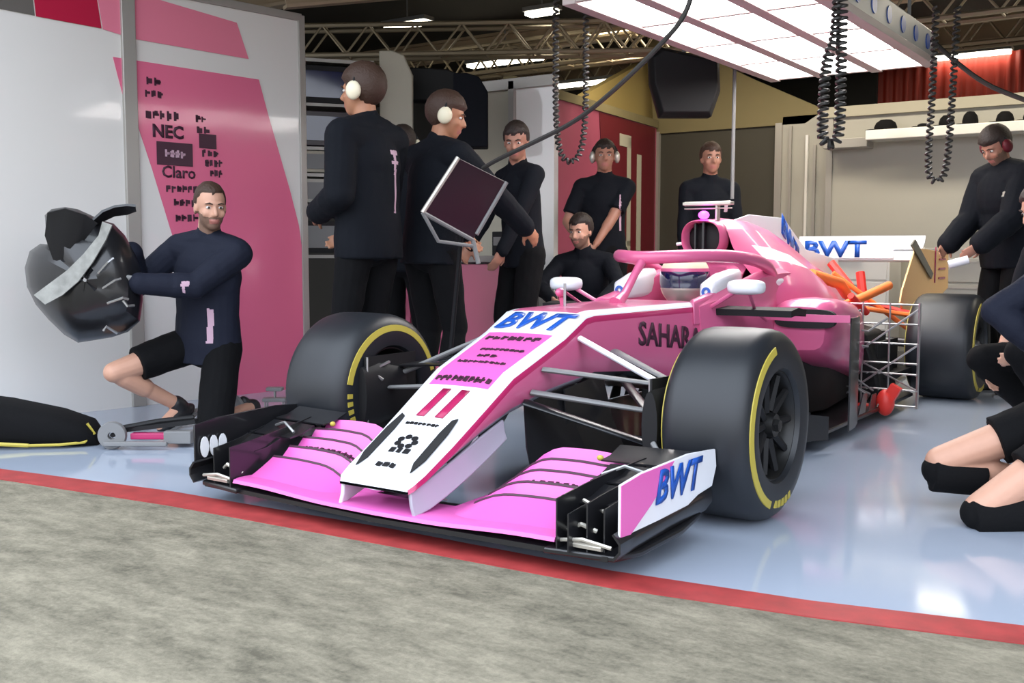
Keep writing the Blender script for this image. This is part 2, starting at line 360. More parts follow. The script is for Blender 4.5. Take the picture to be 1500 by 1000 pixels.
# khaki bulkhead with shutter below
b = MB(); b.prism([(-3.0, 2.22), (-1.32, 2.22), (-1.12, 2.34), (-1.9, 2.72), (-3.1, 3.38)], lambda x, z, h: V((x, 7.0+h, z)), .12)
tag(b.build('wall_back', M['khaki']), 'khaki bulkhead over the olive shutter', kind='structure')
b = MB(); b.box((-2.3, 7.06, 1.11), (1.36, .06, 2.22)); tag(b.build('door_1', M['olive'], bevel=.003), 'olive roller door at the back', kind='structure')
for x in (-2.98, -1.60): slab('trim_14', (x-.02, 6.98), (x+.05, 6.98), 0, 2.24, .1, M['post'], 'door post of the olive roller door')
slab('wall_back', (-1.55, 7.0), (-1.05, 7.0), 0, 2.30, .1, M['cupboard'], 'narrow ivory wall strip right of the olive door')
for i, x in enumerate((-1.47, -1.30, -1.22)): slab('trim_15', (x, 6.97), (x+.025, 6.97), .3+.1*i, 2.2-.1*i, .03, M['post' if i != 1 else 'wallwhite'], 'thin vertical rail on the ivory wall')
slab('wall_back', (-1.05, 6.9), (5.3, 6.9), 0, 2.25, .1, M['cupboard'], 'ivory back wall behind the car')
slab('trim_16', (-1.10, 6.86), (5.3, 6.86), 2.24, 2.34, .18, M['beige'], 'cream cornice along the back wall')
slab('trim_17', (-1.06, 6.88), (-1.0, 6.88), 0, 2.24, .04, M['post'], 'joint strip of the back wall')
# red corrugated sheet above
b = MB(); N = 150; top = []; g = []
for i in range(N+1):
    x = -2.2+i*.027; y = 9.0+.02*math.sin(i*1.6); g.append([V((x, y, 2.2)), V((x, y, 3.08))])
b.sheet(g, .006); tag(b.build('red_corrugated_sheet', M['redcorr'], smooth=80), 'red corrugated sheet high behind the back wall', kind='structure')
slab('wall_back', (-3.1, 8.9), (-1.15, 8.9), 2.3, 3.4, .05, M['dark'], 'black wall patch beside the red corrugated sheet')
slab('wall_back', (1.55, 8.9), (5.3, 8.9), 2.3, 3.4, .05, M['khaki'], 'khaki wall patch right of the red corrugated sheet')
# --- beams and trusses, lamps
def truss(y, z, x0, x1, h, m, lab, rz=0, xc=0):
    t = empty('roof_truss', (xc, y, z), rz); tag(t, lab, 'truss')
    b = MB()
    for dz in (0, h):
        for dy in (-.12, .12): b.tube([(x0, dy, dz), (x1, dy, dz)], .022, 6)
    b.build('chord', m, t); b = MB(); n = int((x1-x0)/.42)
    for i in range(n):
        a = x0+i*.42
        for dy in (-.12, .12): b.tube([(a, dy, 0), (a+.21, dy, h)], .011, 5); b.tube([(a+.21, dy, h), (a+.42, dy, 0)], .011, 5)
        b.tube([(a, -.12, 0), (a, .12, 0)], .01, 5); b.tube([(a+.21, -.12, h), (a+.21, .12, h)], .01, 5)
    b.build('lattice', m, t)
truss(5.2, 2.70, -7.2, 5.4, .26, M['truss'], 'bronze lattice roof truss above the standing men')
tq = at(720, 60, 9.6); truss(tq.y, 2.70, -3.4, 2.6, .26, M['truss'], 'bronze lattice roof truss running left from the light gantry', .52, tq.x)
truss(7.9, 2.98, -7.2, 5.4, .28, M['truss'], 'bronze lattice roof truss farthest back in the garage')
truss(2.2, 3.02, -7.2, 5.4, .26, M['truss'], 'bronze lattice roof truss nearest the garage entrance')
for i, (y, z, l) in enumerate(((3.2, 3.1, 'brown roof beam over the wall panel end'), (6.2, 3.12, 'brown roof beam behind the middle truss'), (8.9, 3.2, 'brown roof beam above the red sheet'))):
    b = MB(); b.box((-.9, y, z), (12.6, .12, .03)); b.box((-.9, y, z+.1), (12.6, .02, .2)); b.box((-.9, y, z+.2), (12.6, .12, .03))
    tag(b.build('roof_beam', M['beam']), l, 'beam')
ba, bc = at(425, 20, 8.2), at(830, -14, 9.4); bd_ = bc-ba; b = MB(); R_ = bd_.to_track_quat('X', 'Z').to_matrix()
b.box((0, 0, 0), (bd_.length, .10, .025), R_); b.box((0, 0, .07), (bd_.length, .02, .12), R_); o = b.build('roof_beam', M['beam']); o.location = (ba+bc)/2; tag(o, 'light brown beam crossing above the tall man at the top edge', 'beam')
for i, (px, py, L, z, lab) in enumerate(((600, 47, .5, 3.1, 'slim ceiling lamp glowing over the man with back turned'), (793, 30, .30, 3.1, 'small ceiling lamp left of the big light gantry'), (740, 99, .95, 2.98, 'long ceiling lamp below the lattice truss'), (858, 129, .9, 2.95, 'ceiling lamp above the top of the pink wall'), (1412, 89, .75, 3.05, 'ceiling lamp above the red corrugated sheet'))):
    d = (z-CAM.z)*FPX/(370-py); q = at(px, py, d); t = empty('ceiling_lamp', q); tag(t, lab, 'lamp', 'ceiling lamps')
    b = MB(); b.box((0, 0, .05), (L+.04, .16, .04)); b.build('lamp_housing', M['grey'], t, bevel=.004)
    b = MB(); b.box((0, 0, .01), (L, .12, .03)); b.build('lamp_diffuser', M['tube'], t, bevel=.004)
    b = MB(); b.tube([(0, 0, .06), (0, 0, 3.4-z)], .008); b.build('lamp_hanger', M['grey'], t)
# --- the light gantry over the car
GZ = 2.17; x0, x1, y0, y1 = -.56, .57, 1.15, 4.05
g = empty('light_gantry', ((x0+x1)/2, (y0+y1)/2, GZ)); tag(g, 'huge overhead gantry of white light panels hanging above the pink car', 'light')
W = x1-x0; L = y1-y0
b = MB(); b.box((0, 0, .13), (W, L, .18)); b.build('gantry_body', M['panelgrey'], g, bevel=.01)
b = MB()
for x in (-W/2+.03, -W/6, W/6, W/2-.02): b.box((x, 0, .02), (.075, L, .045))
for i in range(5): b.box((0, -L/2+.02+(L-.04)*i/4, .024), (W, .03, .035))
b.build('gantry_rib', M['pinkgrey'], g, bevel=.003)
for i in range(3):
    for j in range(4):
        b = MB(); b.box((-W/3+W/3*i, -L*3/8+L/4*j, .03), (W/3-.09, L/4-.05, .02)); b.build('light_panel', M['led'], g, bevel=.003)
for i in range(9):
    yy = -L/2+.2+i*.31
    b = MB(); b.lathe([(0.0, 0), (.05, 0), (.05, .006), (0, .006)], (W/2, yy, .13), (1, 0, 0), 20, closed=False); b.build('round_sticker', M['blue'], g)
for x in (-W/2+.1, W/2-.1):
    for y in (-L/2+.3, L/2-.3): b = MB(); b.tube([(x, y, .2), (x, y, 1.23)], .012); b.build('hanger_rod', M['grey'], g)
# --- open daylight world
w = bpy.data.worlds.new('sky'); bpy.context.scene.world = w; w.use_nodes = True; nt = w.node_tree; bg = nt.nodes['Background']
tc = nt.nodes.new('ShaderNodeTexCoord'); sp = nt.nodes.new('ShaderNodeSeparateXYZ'); r = nt.nodes.new('ShaderNodeValToRGB')
nt.links.new(tc.outputs['Generated'], sp.inputs[0]); nt.links.new(sp.outputs[2], r.inputs[0]); nt.links.new(r.outputs[0], bg.inputs[0])
r.color_ramp.elements[0].color = (.25, .24, .22, 1); r.color_ramp.elements[1].color = (.80, .90, 1.0, 1)
e = r.color_ramp.elements.new(.05); e.color = (.50, .52, .55, 1); e = r.color_ramp.elements.new(.4); e.color = (.80, .87, 1.0, 1)
bg.inputs[1].default_value = 1.85
def arealamp(name, loc, rot, sx, sy, en, col):
    l = bpy.data.lights.new(name, 'AREA'); l.shape = 'RECTANGLE'; l.size = sx; l.size_y = sy; l.energy = en; l.color = col
    o = bpy.data.objects.new(name, l); C.objects.link(o); o.location = loc; o.rotation_euler = rot; return o
arealamp('ceiling_light_row', (0.8, 5.8, 3.0), (0, 0, 0), 5, .3, 45, (1, .90, .72))
arealamp('ceiling_light_row', (-2.0, 5.4, 3.0), (0, 0, 0), 1.5, .3, 16, (1, .88, .65))
arealamp('ceiling_light_row', (0.3, 10.6, 3.2), (0, 0, 0), 6, .3, 60, (1, .85, .6))
sc = bpy.context.scene
cam = bpy.data.cameras.new('camera'); co = bpy.data.objects.new('camera', cam); C.objects.link(co); sc.camera = co
cam.sensor_width = 36; cam.lens = 36*FPX/1500; cam.clip_start = .05; cam.clip_end = 100
co.location = CAM; co.rotation_euler = (PI/2-PITCH, 0, YAW)
sc.view_settings.view_transform = 'Standard'; sc.view_settings.look = 'None'; sc.view_settings.gamma = 1; sc.view_settings.use_curve_mapping = False
sc.view_settings.exposure = 1.15

# ================================================================== CAR (nose towards -y, wheels on z=0, front axle at y=0)
car = empty('racing_car', (0, 0, 0)); tag(car, 'pink and white open wheel racing car with number 11 on its nose', 'car')
SD = (-1, 1)
# nose + chassis: y, z_top, z_bottom, half width top, half width bottom
NT = [(-.925, .180, .165, .145, .140), (-.91, .197, .160, .157, .150), (-.86, .225, .175, .165, .155), (-.72, .305, .220, .170, .158), (-.55, .402, .285, .176, .162), (-.38, .500, .340, .182, .165),
      (-.15, .582, .385, .190, .175), (-.05, .618, .40, .194, .185), (.10, .690, .415, .198, .19), (.16, .698, .425, .20, .20), (.5, .700, .40, .225, .23), (.9, .700, .32, .25, .27), (1.05, .70, .28, .262, .29)]
def nose(y): return interp(NT, y)
ys = [-.925, -.918, -.91, -.89, -.86, -.8, -.72, -.64, -.55, -.47, -.38, -.27, -.15, -.13, -.065, -.05, .02, .05, .075, .10, .12, .16, .3, .5, .7, .9, 1.05]
def ring(y):
    zt, zb, wt, wb = nose(y); r = min(.03, (zt-zb)*.35); H = zt-zb; pts = []
    # right half from top centre down, then mirrored
    half = [(0, zt+.006), (wt*.5, zt+.005), (wt-.045, zt+.002), (wt-.018, zt-.002), (wt, zt-r*.6), (wt+.003, zt-r-.012), (lerp(wt, wb, .5)+.006, zt-H*.55), (wb+.004, zb+r*1.1), (wb-.02, zb+r*.3), (wb-.06, zb), (0, zb-.004)]
    pts = [V((x, y, z)) for x, z in half]+[V((-x, y, z)) for x, z in half[-2:0:-1]]
    return pts
def nose_m(i, j):
    y = (ys[i]+ys[i+1])/2; k = j if j < 10 else 19-j     # 0..9 strip index from the top centre
    if k <= 2:
        if k == 2: return 0                     # white edge
        if y < -.47: return 0
        if y < -.13: return 1
        if y < -.035 or y > .09: return 3 if y > .09 else 4
        return 0
    if k == 3: return 0
    if k == 4: return 2
    if k <= 6: return 3
    return 5
b = MB(); rs = [ring(y) for y in ys]
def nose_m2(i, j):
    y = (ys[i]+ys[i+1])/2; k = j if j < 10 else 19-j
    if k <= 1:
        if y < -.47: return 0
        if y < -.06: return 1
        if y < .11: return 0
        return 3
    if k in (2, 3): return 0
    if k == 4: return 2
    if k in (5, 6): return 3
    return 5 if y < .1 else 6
b.rings(rs, mf=nose_m2)
NM = [M['white'], M['pink_skylit'], M['deep'], M['pink'], M['ink'], M['nose_grey'], M['carbon']]
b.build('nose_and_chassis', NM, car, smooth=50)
def top_fn(y0, cx=0, off=.0085, k=1.0, skew=0):          # text on top of the nose; reads from the front, up = +y
    def f(x, v, h):
        y = y0+v*k; zt = nose(y)[0]; return V((cx+x+skew*v, y, zt+off+h-.003*min(1, abs(x)/.12)))
    return f
NC = [o for o in car.children if o.name == 'nose_and_chassis'][0]
text_mesh('BWT', .155, top_fn(.016, 0, .010), 'lettering', M['blue'], NC, bold=.005, sx=.90, shear=.25)
text_mesh('11', .175, top_fn(-.570, 0), 'race_number', M['number'], NC, bold=.010, shear=.1, sx=.95)
marks(7, .25, .035, top_fn(-.12), 'lettering', M['ink'], NC, 21)
marks(9, .20, .018, top_fn(-.22, .02), 'lettering', M['ink'], NC, 22)
marks(3, .09, .022, top_fn(-.275, -.01), 'lettering', M['ink'], NC, 23)
marks(9, .22, .018, top_fn(-.325), 'lettering', M['ink'], NC, 24)
marks(10, .25, .03, top_fn(-.435), 'lettering', M['ink'], NC, 25)
marks(8, .15, .012, top_fn(-.67), 'lettering', M['carbon'], NC, 26)
# small round crest and initials
b = MB(); f = top_fn(-.755); 
for a in range(7):
    t = 2*PI*a/7; cx, cy = .035*math.cos(t), .022*math.sin(t); b.prism([(cx+.014*math.cos(q), cy+.010*math.sin(q)) for q in [2*PI*i/8 for i in range(8)]], f, .002)
b.prism([(-.04, -.05), (-.018, -.05), (-.018, -.03), (-.04, -.03)], f, .002); b.prism([(-.008, -.05), (.010, -.05), (.010, -.03), (-.008, -.03)], f, .002); b.prism([(.02, -.05), (.045, -.05), (.045, -.03), (.02, -.03)], f, .002)
b.build('nose_crest', M['carbon'], NC)
marks(3, .09, .022, top_fn(-.86), 'lettering', M['carbon'], NC, 27)
for s in SD:         # long nostril slots in the nose tip
    b = MB(); f = top_fn(0, 0, .001)
    pts = [(s*.118, -.88), (s*.100, -.84), (s*.098, -.70), (s*.105, -.64), (s*.125, -.63), (s*.135, -.70), (s*.135, -.82)]
    b.prism(pts, lambda x, v, h: V((x, v, nose(v)[0]+.006+h)), .004); b.build('nostril_slot', M['dark'], NC)
    # pillar from nose to wing
    b = MB(); g = []
    for i in range(8):
        t = i/7; y = lerp(-.915, -.42, t); zt, zb, wt, wb = nose(y); zl = lerp(.088, .27, t**1.3); 
        g.append([V((s*(wb-.004), y, zb+.012)), V((s*(wb+.002), y, (zb+zl)/2)), V((s*(wb+.014), y, zl))])
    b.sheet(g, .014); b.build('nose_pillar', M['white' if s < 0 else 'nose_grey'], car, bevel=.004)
# SAHARA on the chassis side
for s in SD:
    def side(x, v, h, s=s):
        y = .74+(x if s > 0 else -x); zt, zb, wt, wb = nose(y); t = .5; xx = lerp(wt, wb, .5)+.0065+h
        return V((s*xx, y, (zt-(zt-zb)*.55)+v+.0+.05))
    text_mesh('SAHARA', .14, side, 'lettering', M['ink'], NC, bold=.003, sx=1.0, cuts=1)
# cockpit: open rim with headrest, floor and seat
b = MB(); g = []
def rimpt(t, w, h):      # t 0..1 around U open to the front
    a = PI*t; return V((-(w)*math.cos(a), 1.50+.32*math.sin(a)**.8, h))
rs = []
path = [(-.24, .98), (-.245, 1.15), (-.24, 1.35), (-.215, 1.55), (-.14, 1.70), (0, 1.75), (.14, 1.70), (.215, 1.55), (.24, 1.35), (.245, 1.15), (.24, .98)]
hts = [.705, .73, .78, .83, .86, .87, .86, .83, .78, .73, .705]
for (x, y), h in zip(path, hts):
    n_ = V((x, (y-1.35)*.8, 0)).normalized()
    rs.append([V((x, y, h))+n_*.035, V((x, y, h+.012)), V((x, y, h))-n_*.045, V((x, y, h-.12))-n_*.05, V((x, y, .60))-n_*.02, V((x, y, .60))+n_*.05])
b.rings(rs); b.build('cockpit_headrest', M['pink'], car, bevel=.008)
for s in SD:
    def hr(x, v, h, s=s): return V((s*(.16+.0)+x, 1.31-h, .775+v))
    b = MB(); rs = []
    for y, w_, zt in ((1.16, .030, .765), (1.18, .042, .790), (1.32, .050, .830), (1.48, .046, .850), (1.50, .036, .84)):
        rs.append([V((s*.232+w_*math.copysign(abs(math.cos(q))**.5, math.cos(q)), y, (zt+.70)/2+(zt-.70)/2*math.copysign(abs(math.sin(q))**.5, math.sin(q)))) for q in [2*PI*i/20 for i in range(20)]])
    b.rings(rs); o = b.build('headrest_pad', M['white'], car)
    b = MB(); b.lathe([(.010, 0), (.022, 0), (.022, .004), (.010, .004)], (s*.232, 1.157, .745), (0, -1, .1), 20, closed=False); b.build('round_emblem', M['blue'], o)
b = MB(); rs = []
for y, h in ((1.05, .62), (1.2, .45), (1.65, .45), (1.7, .7)): rs.append([V((x, y, h)) for x in (-.21, -.1, 0, .1, .21)])
b.sheet(rs, .01); b.build('cockpit_liner', M['carbon_matte'], car)
# chassis flanks beside the cockpit
for s in SD:
    b = MB(); g = []
    for y, wt, zt, wb, zb in ((1.0, .262, .70, .29, .30), (1.2, .30, .735, .31, .28), (1.4, .31, .78, .33, .26), (1.6, .32, .82, .35, .25), (1.85, .33, .84, .38, .25), (2.05, .33, .84, .40, .25)):
        g.append([V((s*(wt-.03), y, zt)), V((s*wt, y, zt-.02)), V((s*(wt+.012), y, lerp(zt, zb, .35))), V((s*(wb+.01), y, lerp(zt, zb, .7))), V((s*wb, y, zb))])
    b.sheet(g, .02); b.build('cockpit_side', M['pink'], car)
# engine cover with airbox mouth
def ec_ring(y, zt, wt, zs, ws, zb, wb):
    half = [(0, zt), (wt*.6, zt-.012), (wt, zt-.06), (lerp(wt, ws, .45), lerp(zt-.06, zs, .55)), (ws, zs), (lerp(ws, wb, .6), lerp(zs, zb, .3)), (wb, lerp(zs, zb, .6)), (wb, zb)]
    return [V((x, y, z)) for x, z in half]+[V((-x, y, z)) for x, z in half[::-1][:-1]]
b = MB(); prof = [(1.70, 1.10, .105, .90, .17, .60, .30), (1.85, 1.115, .12, .90, .25, .6, .38), (2.05, 1.11, .12, .88, .30, .55, .43), (2.4, 1.07, .10, .84, .30, .5, .44), (2.8, .99, .07, .77, .25, .45, .40), (3.3, .86, .045, .66, .16, .35, .28), (3.9, .74, .03, .55, .09, .3, .12)]
rr = [ec_ring(*p) for p in prof]
b.rings(rr, cap=False, mf=lambda i, j: (0 if j not in (3, 10) or i < 1 else (1 if i < 4 else 0)))
b.build('engine_cover', [M['pink'], M['white']], car)
# airbox: white lip, dark mouth, roll hoop pillars
AC = V((-.015, 1.68, 1.005)); b = MB(); rs = []
for dy, sc_, in ((.03, .92), (-.035, .95), (-.05, 1.02), (-.03, 1.10), (.03, 1.14), (.06, 1.08)):
    rs.append([AC+V((math.copysign(abs(math.cos(q))**.75, math.cos(q))*.105*sc_, dy, math.copysign(abs(math.sin(q))**.8, math.sin(q))*.088*sc_)) for q in [2*PI*i/32 for i in range(32)]])
b.rings(rs, cap=False); b.build('airbox_lip', M['pink'], car, smooth=80)
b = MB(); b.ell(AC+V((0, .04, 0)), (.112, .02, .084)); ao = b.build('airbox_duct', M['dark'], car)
b = MB(); b.box(AC+V((0, .0, 0)), (.012, .03, .17)); b.box(AC+V((-.045, .0, 0)), (.008, .03, .16)); b.build('duct_divider', M['carbon'], ao)
b = MB(); b.sheet([[V((x, 1.66+.1*t, .80+.13*t*(1-abs(x)/.4))) for t in (0, .5, 1)] for x in (-.20, -.1, 0, .1, .20)], .012); b.build('roll_hoop_panel', M['pink'], car)
# shark fin
b = MB(); fin = [(1.98, 1.10), (2.25, 1.145), (2.80, 1.14), (3.22, .95), (3.9, .88), (3.95, .70), (3.3, .80), (2.6, .95), (2.1, 1.04)]
b.prism(fin, lambda y, z, h: V((h-.006, y, z)), .012); FN = b.build('shark_fin', M['white'], car, bevel=.002)
text_mesh('BWT', .26, lambda x, v, h: V((.0065+h, 2.92+x*.55, 1.0+v*.55-.45*x*.8)), 'lettering', M['blue'], FN, bold=.02, cuts=0)
# T camera above airbox, its stalk and the magenta lamp
b = MB(); b.tube([(-.13, 1.68, 1.185), (.13, 1.68, 1.185)], .012); b.box((0, 1.69, 1.185), (.27, .05, .016)); b.box((0, 1.69, 1.16), (.26, .03, .006)); b.box((.05, 1.70, 1.14), (.012, .04, .09)); tcm = b.build('camera_bar', M['alu'], car, bevel=.003)
b = MB(); b.ell((-.01, 1.66, 1.125), (.028, .03, .022)); b.build('magenta_lamp', M['purple'], car)
b = MB(); b.tube([(-.11, 1.72, .985), (-.19, 1.72, .975)], .009); b.build('hoop_camera', M['white'], car)
# halo-like pink protection hoop around the cockpit
hp = [(-.30, 1.84, .80), (-.335, 1.7, .86), (-.33, 1.5, .900), (-.29, 1.28, .915), (-.20, 1.08, .915), (-.09, .98, .91), (0, .955, .905), (.09, .98, .91), (.20, 1.08, .915), (.29, 1.28, .915), (.33, 1.5, .900), (.335, 1.7, .86), (.30, 1.84, .80)]
# sidepods
for s in SD:
    b = MB(); rs = []
    for y, xi, xo, zt, zb in ((1.72, .36, .62, .66, .44), (1.76, .34, .65, .69, .40), (1.95, .32, .66, .70, .34), (2.3, .30, .63, .67, .28), (2.7, .28, .54, .61, .20), (3.1, .22, .40, .54, .10), (3.5, .12, .24, .46, .10)):
        pts = []
        for q in range(16):
            a = 2*PI*q/16; ca, sa = math.cos(a), math.sin(a)
            pts.append(V((s*((xi+xo)/2+math.copysign(abs(ca)**.5, ca)*(xo-xi)/2), y, (zt+zb)/2+math.copysign(abs(sa)**.55, sa)*(zt-zb)/2)))
        rs.append(pts)
    b.rings(rs, mf=lambda i, j: 0); sp_ = b.build('sidepod', M['pink'], car)
    b = MB(); b.rings([[V((s*.52+.155*math.copysign(abs(math.cos(q))**.5, math.cos(q)), y_, .60+.048*math.copysign(abs(math.sin(q))**.6, math.sin(q)))) for q in [2*PI*i/24 for i in range(24)]] for y_ in (1.705, 1.74)]); b.build('sidepod_inlet', M['dark'], sp_)
    b = MB(); b.rings([[V((s*x_, y, z_)) for x_, z_ in ((xi, .09), (xo, .09), (xo, zt), (xi, zt))] for y, xi, xo, zt in ((1.85, .30, .46, .40), (2.1, .28, .52, .36), (2.7, .26, .46, .24))]); b.build('pod_undercut', M['carbon_matte'], car, bevel=.01)
    b = MB(); b.sheet([[V((s*x_, y, z_)) for y, z_ in ((1.12, .655), (1.22, .665), (1.32, .65))] for x_ in (.30, .42, .54, .66)], .03); b.build('side_vane', M['carbon_matte'], car)
    # vertical deflector in front of the pod
    b = MB(); g = [[V((s*x, y, z)) for z in (.08, .25, .45, .62)] for x, y in ((.80, 1.55), (.79, 1.68), (.76, 1.82))]
    b.sheet(g, .008); b.build('pod_deflector', M['carbon'], car)
    b = MB(); g = [[V((s*x, y, z)) for z in (.60, .635)] for x, y in ((.80, 1.53), (.70, 1.50), (.5, 1.5), (.38, 1.56))]
    b.sheet(g, .01); b.build('deflector_bridge', M['pink'], car)
    # bargeboards
    for k, (x, y, L_, h_) in enumerate(((.34, .55, .65, .30), (.40, .68, .55, .27), (.46, .80, .45, .24), (.53, .92, .40, .20), (.60, 1.02, .35, .17))):
        b = MB(); g = []
        for i in range(7):
            t = i/6; g.append([V((s*(x+.16*t*t), y+L_*t, z)) for z in (.06, .06+h_*.5, .06+h_*(1-.35*t))])
        b.sheet(g, .006); b.build('bargeboard', M['carbon'], car)
    # turning vanes hanging below the nose
    for k, (x, y, h_) in enumerate(((.17, -.28, .26), (.20, -.05, .25))):
        b = MB(); g = []
        for i in range(6):
            t = i/5; zt = nose(y+.3*t)[1]; g.append([V((s*(x-.01), y+.30*t, zt+.01)), V((s*(x+.04*t), y+.28*t, zt-.14)), V((s*(x+.03+.10*t), y+.26*t, .10+.02*t))])
        b.sheet(g, .006); b.build('turning_vane', M['carbon'], car)
    # mirror
    b = MB(); rs = []
    mc = V((s*.475, 1.04, .775))
    for dy, k_ in ((-.05, .35), (-.04, .75), (-.01, 1.0), (.03, .98)):
        rs.append([mc+V((.085*k_*math.copysign(abs(math.cos(q))**.6, math.cos(q)), dy, .034*k_*math.copysign(abs(math.sin(q))**.6, math.sin(q)))) for q in [2*PI*i/20 for i in range(20)]])
    b.rings(rs); mo = b.build('wing_mirror', M['white'], car)
    b = MB(); b.box(mc+V((0, .034, 0)), (.14, .006, .052)); b.build('mirror_glass', M['dark'], mo)
    b = MB(); b.tube([mc+V((-s*.05, .01, -.02)), V((s*.33, 1.07, .70)), V((s*.27, 1.1, .67))], .010); b.tube([mc+V((s*.02, .0, -.03)), V((s*.46, 1.2, .66)), V((s*.40, 1.5, .60))], .008); b.build('mirror_stalk', M['pink'], mo)
# protection hoop
b = MB(); P_ = []
for i in range(len(hp)-1):
    for t in (0, .34, .67): P_.append(V(hp[i]).lerp(V(hp[i+1]), t))
P_.append(V(hp[-1])); 
for _ in range(3): P_ = [P_[0]]+[(P_[i-1]+P_[i]*2+P_[i+1])/4 for i in range(1, len(P_)-1)]+[P_[-1]]
b.tube(P_, .031, 12); hoop = b.build('cockpit_hoop', M['pink'], car)
b = MB(); b.tube([(0, .965, .900), (0, .88, .83), (0, .78, .74), (0, .70, .70)], [.022, .018, .02, .034], 12); b.build('hoop_pillar', M['pink'], hoop)
for s in SD:
    b = MB(); b.ell((s*.30, 1.86, .775), (.05, .12, .04)); b.build('hoop_mount', M['white'], hoop)
# floor and plank
b = MB(); pl = [(.9, .30), (1.3, .70), (3.2, .70), (3.45, .50), (4.05, .45), (4.05, -.45), (3.45, -.50), (3.2, -.70), (1.3, -.70), (.9, -.30)]
b.prism(pl, lambda y, x, h: V((x, y, .055+h)), .02); b.build('underfloor', M['carbon'], car, bevel=.004)
b = MB(); b.box((0, 1.9, .042), (.28, 3.2, .02)); b.build('plank', M['carbon_matte'], car)
# small pods on chassis top: antenna and pink pitot
b = MB(); b.tube([(-.06, .36, .69), (-.06, .36, .80)], .006, 6); b.build('pitot_tube', M['steel'], car)
b = MB(); b.tube([(-.10, .42, .67), (-.10, .40, .74)], .012, 8); b.ell((-.10, .39, .76), (.02, .03, .02)); b.build('nose_camera_pod', M['pink'], car)

# ---- wheels
def wheel(x, y, w, s, r=.335, front=True, arc=(105, 250)):
    t = []
    h = w/2
    prof = [(.185, -h+.03), (.20, -h+.004), (.25, -h-.004), (.29, -h+.003), (r-.022, -h+.018), (r-.008, -h+.036), (r-.002, -h+.06), (r, -h*.3), (r, h*.3), (r-.002, h-.06), (r-.008, h-.036), (r-.022, h-.018), (.29, h-.003), (.25, h+.004), (.20, h-.004), (.185, h-.03)]
    b = MB(); b.lathe(prof, (x, y, r), (s, 0, 0), 96); ty = b.build('tyre', M['rubber'], car, smooth=35)
    for sd in (-1, 1):      # yellow arcs on both sidewalls
        b = MB()
        for a0, a1 in ((math.radians(arc[0]), math.radians(arc[1])),):
            rs = []
            for i in range(25):
                a = lerp(a0, a1, i/24); c, q = math.cos(a), math.sin(a)
                rs.append([V((x+s*sd*(h+o), y+c*rr, r+q*rr)) for rr, o in ((.288, -.006), (.288, .0015), (.262, .0045), (.262, -.006))])
            b.rings(rs)
        # short lettering dashes between the arcs
        for a in [math.radians(arc[1]+v) for v in range(8, 42, 7)]:
            c, q = math.cos(a), math.sin(a); c2, q2 = math.cos(a+.07), math.sin(a+.07)
            b.rings([[V((x+s*sd*(h+o), y+cc*rr, r+qq*rr)) for rr, o in ((.282, -.006), (.282, .003), (.256, .0045), (.256, -.006))] for cc, qq in ((c, q), (c2, q2))])
        b.build('sidewall_marking', M['yellow'], ty)
    # rim: barrel, lips, spokes
    b = MB(); b.lathe([(.186, -h+.02), (.192, -h+.02), (.192, h-.02), (.186, h-.02), (.170, h-.05), (.168, -h+.05)], (x, y, r), (s, 0, 0), 64); rm = b.build('rim', M['rim'], car, smooth=35)
    b = MB()
    for k in range(10):
        a = 2*PI*k/10; c, q = math.cos(a), math.sin(a); p1 = V((x+s*(h-.055), y+c*.05, r+q*.05)); p2 = V((x+s*(h-.04), y+c*.175, r+q*.175)); b.frust(p1, p2, .018, .014, 6)
    b.build('spokes', M['carbon_matte'], rm)
    b = MB(); b.frust((x+s*(h-.10), y, r), (x+s*(h-.02), y, r), .055, .04, 20); b.frust((x+s*(h-.02), y, r), (x+s*(h-.005), y, r), .024, .022, 6); b.build('wheel_nut', M['steel' if not front else 'rim'], rm)
    b = MB(); b.lathe([(.03, 0), (.155, 0), (.158, .03), (.03, .03)], (x-s*.02, y, r), (s, 0, 0), 40); b.build('brake_drum', M['carbon_matte'], rm)
for s in SD:
    n0 = len(car.children); wy = .03 if s > 0 else -.045; wx = .862 if s > 0 else .845; wheel(s*wx, wy, .315 if s > 0 else .345, s, arc=(105, 250) if s > 0 else (15, 168))
    for o_ in list(car.children)[n0:]:        # front wheels steered a little
        if o_.name.split('.')[0] in ('tyre', 'rim'):
            o_.matrix_local = Matrix.Translation((s*wx, wy, 0)) @ Matrix.Rotation(math.radians(7), 4, 'Z') @ Matrix.Translation((-s*wx, -wy, 0))
for s in SD: wheel(s*.80, 3.66, .40, s, front=False)
